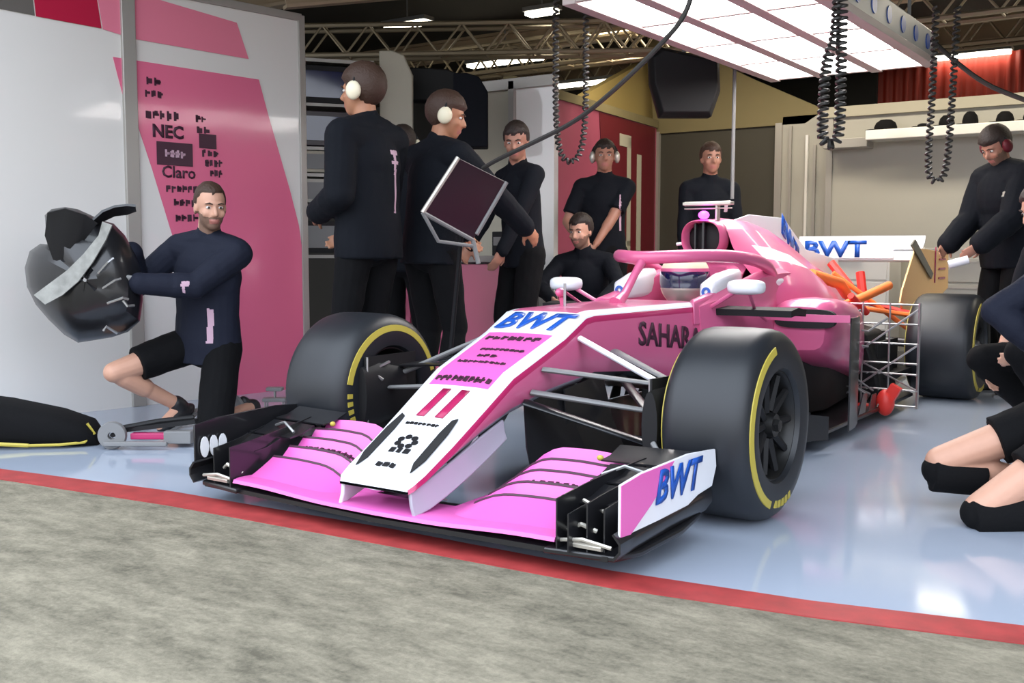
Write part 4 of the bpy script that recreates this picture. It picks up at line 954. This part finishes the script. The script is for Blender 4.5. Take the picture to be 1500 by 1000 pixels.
# kneeling mechanic on the left
q = at(303, 370, 5.5)
kneel, ki = person('bearded mechanic kneeling by the white wall in navy jacket and shorts', (q.x, q.y, 0), HC, dict(h=1.80, vox=.0065, body_vox=.0055, pelvis=(0, 0, .46), lean=(-.06, .10, 1), sh_yaw=-.30, head=(.55, -.12), shortL=1.05, shortR=.72, bulk=.012, beard=True,
    hair_vol=.004, hairline=.075, hair=M['hair_brown'], skin=M['skin'],
    kneeR=(.40, .26, .33), footR=(.17, -.03, .12), toeR=(.5, .8, -.35), kneeL=(-.10, .27, .065), footL=(-.20, -.13, .10), toeL=(-.25, -.35, -1),
    handR=(.31, .22, .93), elbR=(.45, -.1, .60), handL=(.22, .36, .78), elbL=(-.15, .35, .35), palmR=(0, -.3, -1), palmL=(.2, -.6, .6), hdirR=(1, .1, .05), hdirL=(1, .1, .15), curlR=.75, curlL=.75,
    gloves=M['grey'], shorts=True, top=M['navy2'], stripe=lambda x, y, z, c: (y > .03 and -.100 < x < -.070 and .02 < z < .20) or (y > .06 and -.075 < x < -.045 and .335 < z < .36) or (y > .06 and -.06 < x < -.05 and .30 < z < .335), seed=3))
# man A, back turned
person('tall man seen from behind in dark clothes with pale back stripe', place(541, 5.45), YAW+.95, dict(h=1.90, head=(.30, .0), headset=True, hair_vol=.02, hair=M['hair_brown'], skin=M['skin_warm'], handR=(.14, .26, 1.0), handL=(-.14, .20, 1.08), elbL=(-.28, -.1, 1.0), elbR=(.28, -.2, 1.0), bulk=.02, stripe=stripe_back, seed=11))
# man B with white headset
person('man in navy with big white headset leaning over a tilted screen', place(632, 5.75), YAW-.75, dict(h=1.82, lean=(0, .10, 1), head=(-.85, -.22), bulk=.015, headset=True, hair_vol=.018, hair=M['hair_brown'], skin=M['skin_warm'], handR=(.30, .48, 1.02), handL=(-.18, .46, 1.0), elbR=(.6, -.1, 1.0), elbL=(-.5, .1, .9), seed=12))
# man B2 mostly hidden
person('man half hidden between two taller men, cream headset on his ear', place(592, 6.5), YAW-.3, dict(h=1.72, head=(.3, 0), headset=True, hair=M['hair'], skin=M['skin_warm'], seed=13, vox=.01))
# far man behind with blue cap area / raised hand
# man C by the counter
person('slim dark haired man in black leaning beside the pink counter', place(766, 6.8), HC-.95, dict(h=1.78, head=(.75, -.25), skin=M['skin_dim'], handR=(.12, .34, .98), handL=(-.16, .28, .95), lean=(.03, .05, 1), seed=14, vox=.009))
# man D
person('broad man in black polo shirt with headset before the pink wall', place(884, 8.0), HC-.15, dict(h=1.79, head=(.1, 0), skin=M['skin_dim'], headset=M['alu'], sleeves=False, collar=True, topname='polo_shirt', handR=(.16, .24, 1.02), handL=(.05, .27, .98), elbR=(.45, -.05, 1.1), elbL=(-.45, -.05, 1.1), curlR=.9, curlL=.9, seed=15, vox=.009,
    stripe=lambda x, y, z, c: y > .05 and -.135 < x < -.120 and .15 < z < .42))
# man E
person('man in dark jacket standing before the olive roller door', place(1037, 8.1), HC+.05, dict(h=1.78, head=(0, 0), skin=M['skin_dim'], hair=M['hair_brown'], handR=(.22, .10, .82), handL=(-.22, .10, .82), seed=16, vox=.009, stripe=lambda x, y, z, c: y > .05 and -.12 < x < -.09 and .30 < z < .37))
# man F crouching behind the mirror
person('dark haired man crouching behind the far side mirror of the car', place(852, 7.5), HC-.2, dict(h=1.78, pelvis=(-.04, -.10, .40), lean=(.05, .22, 1), head=(-.35, -.12), beard=True, skin=M['skin'], kneeR=(.20, .25, .48), footR=(.18, .02, .10), kneeL=(-.22, .25, .48), footL=(-.2, .0, .10), handR=(.15, .42, .62), handL=(-.2, .44, .62), seed=17, vox=.008))
# man G right, head bowed
person('man with reddish headset bowing his head beyond the rear wheel', place(1474, 6.9), YAW+PI/2+.30, dict(bulk=.03, h=1.78, lean=(0, .12, 1), head=(.1, -.55), skin=M['skin_dim'], hair=M['hair'], hair_vol=.018, headset=M['burgundy'], beard=True, handR=(.14, .36, 1.0), handL=(-.16, .36, 1.0), elbR=(.35, -.3, 1.0), elbL=(-.35, -.2, 1.0), seed=18, vox=.008, topname='jacket',
    stripe=lambda x, y, z, c: (x < -.12 and y > 0 and .37 < z < .40 and x > -.16) or (x < -.1 and y < .02 and y > -.01 and .1 < z < .30), stripe_mat=M['alu']))
# man H crouching at the right edge
person('crouching man in dark shirt with pale lanyard at the right edge', place(1552, 4.9), YAW+PI/2+.1, dict(h=1.80, pelvis=(.0, -.12, .46), lean=(0, .30, 1), head=(.1, -.35), skin=M['skin'], hair=M['hair'], sleeves=False, topname='polo_shirt', kneeR=(.16, .28, .42), footR=(.15, -.06, .10), kneeL=(-.16, .28, .48), footL=(-.15, .0, .10), handR=(.15, .20, .40), handL=(-.14, .22, .50), elbR=(.3, -.3, .6), elbL=(-.3, -.3, .6), seed=19,
    stripe=lambda x, y, z, c: (-.11 < x < -.08 and .25 < z < .48), stripe_mat=M['alu']))
# man I nearest, kneeling with knee pads
q = at(1470, 370, 3.55)
person('mechanic kneeling in black knee pads and shorts at the right edge', (q.x, q.y, 0), YAW+PI/2, dict(h=1.80, vox=.0065, pelvis=(0, -.34, .40), lean=(0, .06, 1), head=(0, -.2), skin=M['skin'], shorts=True, shortR=.60, shortL=.62, pads=True, top=M['navy2'],
    kneeR=(.18, .12, .18), footR=(.14, -.26, .11), toeR=(0, .3, -1), kneeL=(-.06, .08, .065), footL=(-.10, -.31, .08), toeL=(0, -1, -.2), handR=(.12, -.25, .55), handL=(-.20, -.30, .55), elbR=(.3, .2, .7), elbL=(-.25, .3, .75), curlR=.8, curlL=.8, seed=20))
# driver in the cockpit
drv = empty('person', (0, 1.42, .45)); tag(drv, 'driver in the cockpit wearing a pink and white helmet with dark visor', 'person')
b = MB(); b.ell((0, .06, .02), (.17, .12, .22)); b.caps((-.13, .04, .12), (.13, .04, .12), .07, .07); b.caps((0, .02, .12), (0, 0, .26), .06, .06); b.ell((0, 0, .33), (.085, .10, .11)); b.caps((-.15, .0, .12), (-.10, -.22, .05), .05, .04); b.caps((.15, .0, .12), (.10, -.22, .05), .05, .04)
remesh('body', b, .01, M['skin'], drv, 3)
b = MB(); b.ell((0, .06, .02), (.18, .13, .22)); b.caps((-.13, .04, .12), (.13, .04, .12), .085, .085); b.caps((-.15, .0, .12), (-.10, -.24, .05), .06, .05); b.caps((.15, .0, .12), (.10, -.24, .05), .06, .05)
remesh('race_suit', b, .01, M['pink'], drv, 3)
b = MB(); HR = Matrix.Rotation(.45, 3, 'Z'); hx, hy_ = HR @ V((1, 0, 0)), HR @ V((0, -1, 0))     # helmet turned a little to the camera
hcn = V((0, 0, .345)); rs = []
for k in range(25):
    t = -PI/2+.15+(PI-.17)*k/24
    rs.append([hcn+hx*.128*math.cos(t)**.8*math.cos(q)+hy_*(.150 if math.sin(q) > 0 else .145)*math.cos(t)**.8*math.sin(q)*(1.0+.07*(math.sin(t) < -.2))+V((0, 0, 1))*.135*math.sin(t) for q in [2*PI*i/36 for i in range(36)]])
def hm(i, j):
    z = math.sin(-PI/2+.15+(PI-.17)*(i+.5)/24)*.135; q = 2*PI*(j+.5)/36; fr = math.sin(q)
    if -.035 < z < .04 and fr > -.05: return 1
    if z > .055: return 0
    if z > .035: return 2
    return 3 if z < -.03 and fr > .3 else 0
b.rings(rs, mf=hm); b.build('helmet', [M['cream'], M['visor'], M['pink'], M['alu']], drv, smooth=80)

# ================================================================== PROPS
# black carbon cover held by the kneeling mechanic
def cover_pt(px, py, dd=0): return at(px, py, 5.2+dd)
cv = empty('carbon_cover', cover_pt(125, 420, .15)); tag(cv, 'large black carbon cover with a scooped top held by the kneeling mechanic', 'car part')
O = cover_pt(125, 420, .15)
def co_(px, py, dd=0): return cover_pt(px, py, dd)-O
outl = [(38, 392), (46, 368), (62, 357), (72, 358), (70, 316), (80, 307), (100, 304), (118, 307), (136, 315), (150, 322), (170, 328), (186, 345), (200, 372), (209, 400), (209, 440), (204, 470), (186, 486), (162, 494), (138, 498), (112, 502), (92, 490), (70, 468), (52, 446), (40, 420)]
b = MB(); cx, cy = 125, 410; rs = []
for k, sc_, dd in ((0, 1.0, .10), (1, 1.0, .04), (2, .93, -.03), (3, .75, -.10), (4, .5, -.15), (5, .22, -.17), (6, .03, -.175)):
    rs.append([co_(cx+(x-cx)*sc_, cy+(y-cy)*sc_, dd+.02*noise.noise(V((x*.05, y*.05, k)))) for x, y in outl])
b.rings(rs, cap=False); b.build('shell', M['carbon'], cv, smooth=30)
b = MB(); b.sheet([[co_(x0, y0, -.17), co_(x1, y1, -.19)] for x0, y0, x1, y1 in ((50, 432, 66, 446), (75, 414, 92, 432), (100, 396, 116, 412), (125, 372, 138, 384), (148, 345, 158, 352), (154, 325, 168, 330))], .006); b.build('pale_inner_duct', mat('scuffed_grey_composite', (.24, .24, .22), .4, noise_amt=.6, scale=22), cv)
b = MB(); b.sheet([[co_(x0, y0, -.20), co_(x1, y1, -.12)] for x0, y0, x1, y1 in ((74, 312, 70, 345), (100, 306, 84, 392), (130, 316, 100, 384), (146, 328, 122, 356))], .008); b.build('scoop_panel', M['carbon_matte'], cv)
b = MB(); b.sheet([[co_(x, y0, -.1), co_(x, y1, -.02)] for x, y0, y1 in ((140, 322, 340), (154, 310, 324), (172, 303, 316), (190, 301, 314), (203, 302, 309))], .012); b.build('top_flap', M['carbon'], cv)
b = MB()
for i in range(3): b.tube([co_(145+i*6, 400+i*22, -.20), co_(160+i*10, 384+i*26, -.21), co_(168+i*10, 378+i*30, -.19)], .006, 6)
b.tube([co_(180, 440, -.17), co_(186, 448, -.17), co_(196, 447, -.13)], .007, 6); b.tube([co_(150, 484, -.13), co_(154, 478, -.14), co_(170, 488, -.1)], .007, 6); b.build('metal_trim', M['steel'], cv)
# black bag with yellow piping on the floor at the left
q = ground(62, 652); bag = empty('equipment_bag', q, YAW); tag(bag, 'flat black equipment bag with yellow piping lying by the wall', 'bag')
b = MB(); rs = []
for x, w_, h_ in ((-.62, .30, .24), (-.45, .34, .25), (-.2, .34, .22), (.05, .30, .17), (.20, .24, .12), (.26, .14, .05)):
    rs.append([V((x, w_*.5*math.copysign(abs(math.cos(a))**.6, math.cos(a)), h_*.5+h_*.5*math.copysign(abs(math.sin(a))**.7, math.sin(a)))) for a in [2*PI*i/20 for i in range(20)]])
b.rings(rs); b.build('bag_body', M['black_cloth'], bag, smooth=70)
b = MB(); b.tube([(-.34, -.175, .15), (-.27, -.175, .07), (-.16, -.175, .03), (-.02, -.16, .02)], .010, 6); b.tube([(-.02, -.16, .02), (.12, -.14, .02), (.22, -.10, .025), (.25, -.05, .06), (.22, -.06, .11)], .007, 6); b.build('yellow_piping', M['yellow'], bag)
# low jack trolley with wheel
q = ground(158, 660); jk = empty('floor_jack', q, YAW); tag(jk, 'low grey floor jack with a wheel beside the black bag', 'jack')
b = MB(); b.lathe([(.018, -.02), (.062, -.02), (.066, -.01), (.066, .01), (.062, .02), (.018, .02)], (0, 0, .066), (.15, -1, 0), 28); b.build('jack_wheel', M['grey'], jk)
b = MB(); b.tube([(0, .0, .066), (0, .12, .066)], .012, 8); b.build('axle', M['dark'], jk)
b = MB(); b.tube([(.02, .05, .09), (.2, .08, .12), (.36, .10, .135)], .014, 8); b.box((.20, .08, .10), (.36, .06, .02), Matrix.Rotation(-.12, 3, 'Y')); b.build('jack_arm', M['carbon_matte'], jk)
b = MB(); b.box((.16, .05, .055), (.17, .05, .03)); b.build('red_tray', M['deep'], jk, bevel=.004); b = MB(); b.box((.30, .05, .05), (.13, .06, .06)); b.box((.12, -.03, .03), (.3, .03, .02)); b.build('jack_body', M['grey'], jk, bevel=.004)
# small equipment behind the kneeling man
q = ground(400, 612); st = empty('equipment_stand', q, YAW); tag(st, 'small metal equipment stand on the floor beside the left front tyre', 'stand')
b = MB(); b.box((0, 0, .10), (.13, .08, .02)); b.box((0, 0, .16), (.09, .06, .02)); b.build('stand_top', M['grey'], st, bevel=.003); b = MB()
for x in (-.05, .05):
    for y in (-.03, .03): b.tube([(x, y, 0), (x, y, .10)], .006, 6)
b.tube([(0, 0, .1), (0, 0, .16)], .008, 6); b.build('stand_legs', M['steel'], st)
# pink counter
CT = V((-2.95, 2.32, 0)); CE = V((-1.83, 2.46, 0)); cd = (CE-CT).normalized(); cr = math.atan2(cd.y, cd.x); Lc = (CE-CT).length
for i in range(3):
    w_ = Lc/3; p = CT+cd*(w_*(i+.5))
    cab = empty('counter_cabinet', (p.x, p.y, 0), cr); tag(cab, ['pink counter cabinet nearest the wall panel, behind the tall man', 'middle pink counter cabinet hidden behind the two standing men', 'pink counter cabinet at the right end below the tilted screen'][i], 'cabinet', 'pink counter cabinets')
    b = MB(); b.box((0, .28, .45), (w_-.01, .54, .82)); b.build('body', M['grey'], cab, bevel=.004)
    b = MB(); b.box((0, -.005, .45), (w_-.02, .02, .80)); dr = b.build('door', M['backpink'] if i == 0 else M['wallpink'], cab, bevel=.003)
    b = MB(); b.box((w_*.36, -.025, .55), (.015, .02, .14)); b.build('handle', M['post'], dr, bevel=.003)
p = (CT+CE)/2; b = MB(); b.box((0, 0, 0), (Lc+.06, .62, .045)); wt = b.build('worktop', M['post'], bevel=.005); wt.location = (p.x-cd.y*.26, p.y+cd.x*.26, .885); wt.rotation_euler.z = cr; tag(wt, 'grey worktop running over the pink cabinets', 'worktop')
for i, (u, v_, sz, nm, lb) in enumerate(((.10, .25, (.16, .2, .14), 'equipment_box', 'black equipment box on the worktop beside the wall panel'), (.96, .30, (.10, .25, .10), 'equipment_box', 'black equipment box on the worktop under the tilted screen'), (.86, .30, (.10, .2, .17), 'equipment_box', 'small dark box on the worktop right behind the man with headset'))):
    pp = CT+cd*(Lc*u); q = V((pp.x-cd.y*v_, pp.y+cd.x*v_, .908)); e = empty(nm, q, cr); tag(e, lb, 'box')
    b = MB(); b.box((0, 0, sz[2]/2), sz); b.build('case', M['carbon_matte'], e, bevel=.006); b = MB(); b.box((0, -sz[1]/2-.003, sz[2]*.6), (sz[0]*.7, .006, sz[2]*.35)); b.build('front_plate', M['grey'], e)
# rack at the end of the wall panel
rx = at(478, 370, 8.3); rk = empty('equipment_rack', (rx.x, rx.y, 0), YAW+.35); tag(rk, 'dark equipment rack with screens beside the wall panel', 'rack')
b = MB()
for x in (-.34, .34):
    for y in (-.2, .2): b.box((x, y, 1.2), (.03, .03, 2.4))
for z in (.9, 1.28, 1.52, 1.72, 2.05, 2.38): b.box((0, 0, z), (.7, .44, .025))
b.build('rack_frame', M['post'], rk)
for i, (z, h_, m_, nm) in enumerate(((1.40, .18, M['cupboard'], 'pale_unit'), (1.62, .16, M['beige'], 'pale_unit'), (1.87, .26, M['screen'], 'screen'), (2.2, .28, M['carbon_matte'], 'screen'), (1.05, .24, M['carbon_matte'], 'dark_unit'))):
    b = MB(); b.box((0, -.05, z), (.62, .36, h_)); uu = b.build(nm, m_, rk, bevel=.005)
    b = MB(); b.box((0, -.234, z), (.5, .006, h_*.7)); b.build('front_face', M['grey'] if nm != 'screen' else M['visor'], uu)
for i, (px, py, d, m_, sz, lb) in enumerate(((583, 150, 8.3, M['beige'], (.26, .05, .75), 'pale arched cabinet side behind the tall man'), (690, 165, 8.0, M['navy'], (.26, .2, .55), 'dark blue hanging cabinet behind the man with white headset'), (632, 128, 8.6, M['carbon_matte'], (.55, .2, .26), 'long black case hung under the lattice truss'))):
    q = at(px, py, d); b = MB(); b.prism([(-sz[0]/2, -sz[2]/2), (sz[0]/2, -sz[2]/2), (sz[0]/2, sz[2]*.25), (sz[0]*.25, sz[2]*.45), (-sz[0]*.1, sz[2]*.5), (-sz[0]/2, sz[2]*.5)], lambda x, z, h, sz=sz: V((x, h*sz[1], z)), 1.0)
    o = b.build('hanging_cabinet', m_, bevel=.01); o.location = q; o.rotation_euler.z = YAW; tag(o, lb, 'cabinet')
# tilted screen on an arm in front of man B
S = [at(672, 233, 5.25), at(742, 268, 5.45), at(693, 352, 5.4), at(620, 312, 5.2)]; O = sum(S, V())/4
sc_ = empty('tilted_screen', O); tag(sc_, 'large black screen held tilted in front of the man with the white headset', 'screen')
nS = (S[1]-S[0]).cross(S[3]-S[0]).normalized()
b = MB(); b.add([p-O for p in S]+[p-O+nS*.03 for p in S], [(0, 1, 2, 3), (7, 6, 5, 4)]+[(i, 4+i, 4+(i+1) % 4, (i+1) % 4) for i in range(4)]); b.build('screen_panel', M['screen'], sc_, bevel=.004)
b = MB(); b.tube([S[0]-O, S[3]-O], .012, 8); b.build('bright_edge', M['alu'], sc_)
b = MB(); b.tube([S[3]-O, S[2]-O], .012, 8); b.tube([S[1]-O, S[2]-O+(S[1]-S[2])*.1], .012, 8); b.tube([S[2]-O, S[2]-O+V((.02, .02, -.12))], .012, 8); b.tube([S[3]-O, (S[3]-O).lerp(S[2]-O, .3)+V((0, 0, -.10)), S[2]-O+V((0, 0, -.03))], .010, 8); b.build('screen_frame', M['grey'], sc_)
b = MB(); b.tube([(O-O)+nS*.03, FW*.12-RT*.02+V((0, 0, -.1)), FW*.2-RT*.13+V((0, 0, .01-O.z))], .012, 8); b.build('support_pole', M['carbon_matte'], sc_)
# laptop strip hanging device at man B's belt
# --- hanging monitor back
q = at(997, 128, 7.6); mo = empty('hanging_monitor', q, YAW); tag(mo, 'black monitor housing hanging below the end of the light gantry', 'monitor')
sc1 = 7.6/FPX
def mp(px, py): return ((px-997)*sc1, (128-py)*sc1)
pts = [mp(x, y) for x, y in ((962, 78), (1046, 96), (1048, 140), (1036, 176), (962, 176), (948, 128), (946, 90))]
b = MB(); b.rings([[V((x*k, dy, z*k)) for x, z in pts] for k, dy in ((.88, -.10), (1, -.05), (1, .05), (.96, .07))]); b.build('housing', M['carbon_matte'], mo, bevel=.006)
b = MB(); b.box((0, .075, 0), (.34, .012, .30)); b.build('display', M['visor'], mo); b = MB(); b.tube([(0, 0, .2), (0, 0, .95)], .015); b.build('hanger', M['grey'], mo)
# --- coiled hoses and cables
def coil(name, path, R, pitch, r, lab, m=M['hose'], cat='hose'):
    pts = [V(p) for p in path]
    for _ in range(4):
        nn = [pts[0]]
        for a, c in zip(pts, pts[1:]): nn += [a.lerp(c, .25), a.lerp(c, .75)]
        nn.append(pts[-1]); pts = nn
    out = []; acc = 0; 
    L = [0]
    for a, c in zip(pts, pts[1:]): L.append(L[-1]+(c-a).length)
    n = int(L[-1]/pitch*9); j = 0
    for i in range(n+1):
        s_ = L[-1]*i/n
        while j < len(L)-2 and L[j+1] < s_: j += 1
        t = (s_-L[j])/max(1e-6, L[j+1]-L[j]); p = pts[j].lerp(pts[j+1], t); d = (pts[j+1]-pts[j]).normalized(); u = d.cross(V((.31, .22, .1))).normalized(); w_ = d.cross(u); a = 2*PI*s_/pitch
        out.append(p+u*math.cos(a)*R+w_*math.sin(a)*R)
    O = out[0].copy(); b = MB(); b.tube([p-O for p in out], r, 5); o = b.build(name, m); o.location = O; tag(o, lab, cat); return o
def ap(px, py, d): return at(px, py, d)
coil('coiled_air_hose', [ap(813, -300, 5.6), ap(813, 60, 5.6), ap(813, 190, 5.6), ap(822, 238, 5.6), ap(846, 240, 5.6), ap(857, 190, 5.65), ap(856, 60, 5.7), ap(856, -290, 5.7)], .013, .03, .0065, 'thin coiled hose loop hanging before the pink wall')
coil('coiled_air_hose', [ap(1218, -440, 4.6), ap(1219, 60, 4.6), ap(1201, 90, 4.6), ap(1198, 185, 4.6), ap(1200, 214, 4.6), ap(1220, 214, 4.6), ap(1224, 185, 4.6), ap(1223, 90, 4.6), ap(1221, -440, 4.62)], .019, .026, .0075, 'tightly coiled black hose hanging under the right edge of the gantry')
coil('coiled_air_hose', [ap(1357, 20, 5.6), ap(1356, 140, 5.6), ap(1352, 245, 5.6), ap(1358, 268, 5.6), ap(1376, 266, 5.6), ap(1382, 230, 5.6), ap(1385, 140, 5.6), ap(1388, 20, 5.6)], .014, .03, .007, 'coiled hose loop hanging before the ivory back wall')
def cable(name, pts, r, lab, m=M['hose'], cat='cable'):
    pts = [V(p) for p in pts]
    for _ in range(3):
        nn = [pts[0]]
        for a, c in zip(pts, pts[1:]): nn += [a.lerp(c, .25), a.lerp(c, .75)]
        nn.append(pts[-1]); pts = nn
    O = pts[0].copy(); b = MB(); b.tube([p-O for p in pts], r, 8); o = b.build(name, m); o.location = O; tag(o, lab, cat); return o
cable('hanging_cable', [ap(1012, -40, 4.4), ap(1004, 28, 4.4), ap(955, 82, 4.5), ap(900, 135, 4.6), ap(845, 180, 4.8), ap(780, 212, 5.0), ap(730, 235, 5.2), ap(708, 248, 5.3)], .011, 'black cable swooping from the gantry down to the tilted screen')
cable('hanging_cable', [ap(1352, 66, 6.5), ap(1385, 95, 6.4), ap(1430, 128, 6.3), ap(1475, 146, 6.2), ap(1530, 165, 6.0), ap(1640, 80, 6.0), ap(1680, -280, 6.0)], .014, 'black cable sloping to the right from the gantry corner')
cable('drop_pipe', [ap(1071, -130, 7.6), ap(1070, 200, 7.6), ap(1070, 292, 7.6)], .014, 'grey pipe hanging before the olive roller door', M['grey'], 'pipe')
# --- shelf with caps on the back wall
b = MB(); b.box((.9, 6.72, 2.02), (3.0, .28, .09)); sh_ = b.build('wall_shelf', M['wallwhite'], bevel=.006); tag(sh_, 'long white shelf along the ivory back wall', 'shelf')
b = MB(); b.box((-.82, 6.79, 1.97), (.42, .22, .09)); o = b.build('grey_bracket_box', M['post'], bevel=.006); tag(o, 'grey box under the left end of the white shelf', 'box')
caps_ = [(1290, 205, .28), (1345, 207, .16), (1378, 205, .18), (1412, 200, .18), (1462, 200, .20), (1500, 205, .18)]
lbs = ['black cap lying alone at the left end of the shelf', 'flat dark cap on the shelf behind the hose loop', 'dark cap right of the hose loop on the shelf', 'tall dark cap on the shelf left of the bowing man', 'dark cap on the shelf right of the bowing man', 'dark cap at the far right of the shelf']
for i, (px, py, w_) in enumerate(caps_):
    u = (px-750)/FPX; d = FW+RT*u; t = (6.70-CAM.y)/d.y; x = CAM.x+d.x*t; c = empty('cap', (x, 6.70, 2.066)); tag(c, lbs[i], 'cap', 'caps on the shelf'); hh = .12 if i == 3 else (.04 if i == 1 else .10)
    b = MB(); b.rings([[V((w_*.36*r_*math.cos(q), .10*r_*math.sin(q), z)) for q in [2*PI*k/20 for k in range(20)]] for r_, z in ((1, 0), (1.02, hh*.3), (.85, hh*.7), (.5, hh*.95), (.1, hh))]); b.build('crown', M['black_cloth'], c, smooth=70)
    b = MB(); b.rings([[V((-w_*.30+w_*.36*math.cos(q), .075*math.sin(q), z)) for q in [2*PI*k/20 for k in range(20)]] for z in (0, .012)]); b.build('brim', M['black_cloth'], c)
# white drawer unit + things behind the rear wheel
for i, (px, d, w_, h_, m_, lb) in enumerate(((1236, 9.6, .8, .98, M['wallwhite'], 'white low cabinet behind the rear wing'), (1402, 8.9, .8, .97, M['cupboard'], 'ivory low cabinet behind the bowing man'))):
    q = at(px, 370, d); e = empty('low_cabinet', (q.x, q.y, 0), .0); tag(e, lb, 'cabinet')
    b = MB(); b.box((0, .2, h_/2), (w_, .4, h_)); b.build('body', m_, e, bevel=.005)
    for k in range(4):
        b = MB(); b.box((0, -.008, .12+k*h_/4.4), (w_-.04, .018, h_/4.4-.02)); dd = b.build('drawer', m_, e, bevel=.003); b = MB(); b.box((0, -.025, .19+k*h_/4.4), (w_*.4, .015, .012)); b.build('handle', M['post'], dd)
q = at(1402, 384, 6.62); e = empty('paper_roll', q); e.scale = (.6, .6, .6); tag(e, 'white paper roll held near the bowing man', 'roll')
b = MB(); b.lathe([(.018, -.10), (.045, -.10), (.045, .10), (.018, .10)], (0, 0, 0), (1, .3, .3), 24); b.build('paper', M['white'], e); b = MB(); b.lathe([(.014, -.10), (.018, -.10), (.018, .10), (.014, .10)], (0, 0, 0), (1, .3, .3), 16); b.build('core', M['beige'], e)

for o, w_, n_ in BEV:
    b = o.modifiers.new('bevel', 'BEVEL'); b.width = w_; b.segments = n_; b.limit_method = 'ANGLE'; b.angle_limit = math.radians(40)
#END
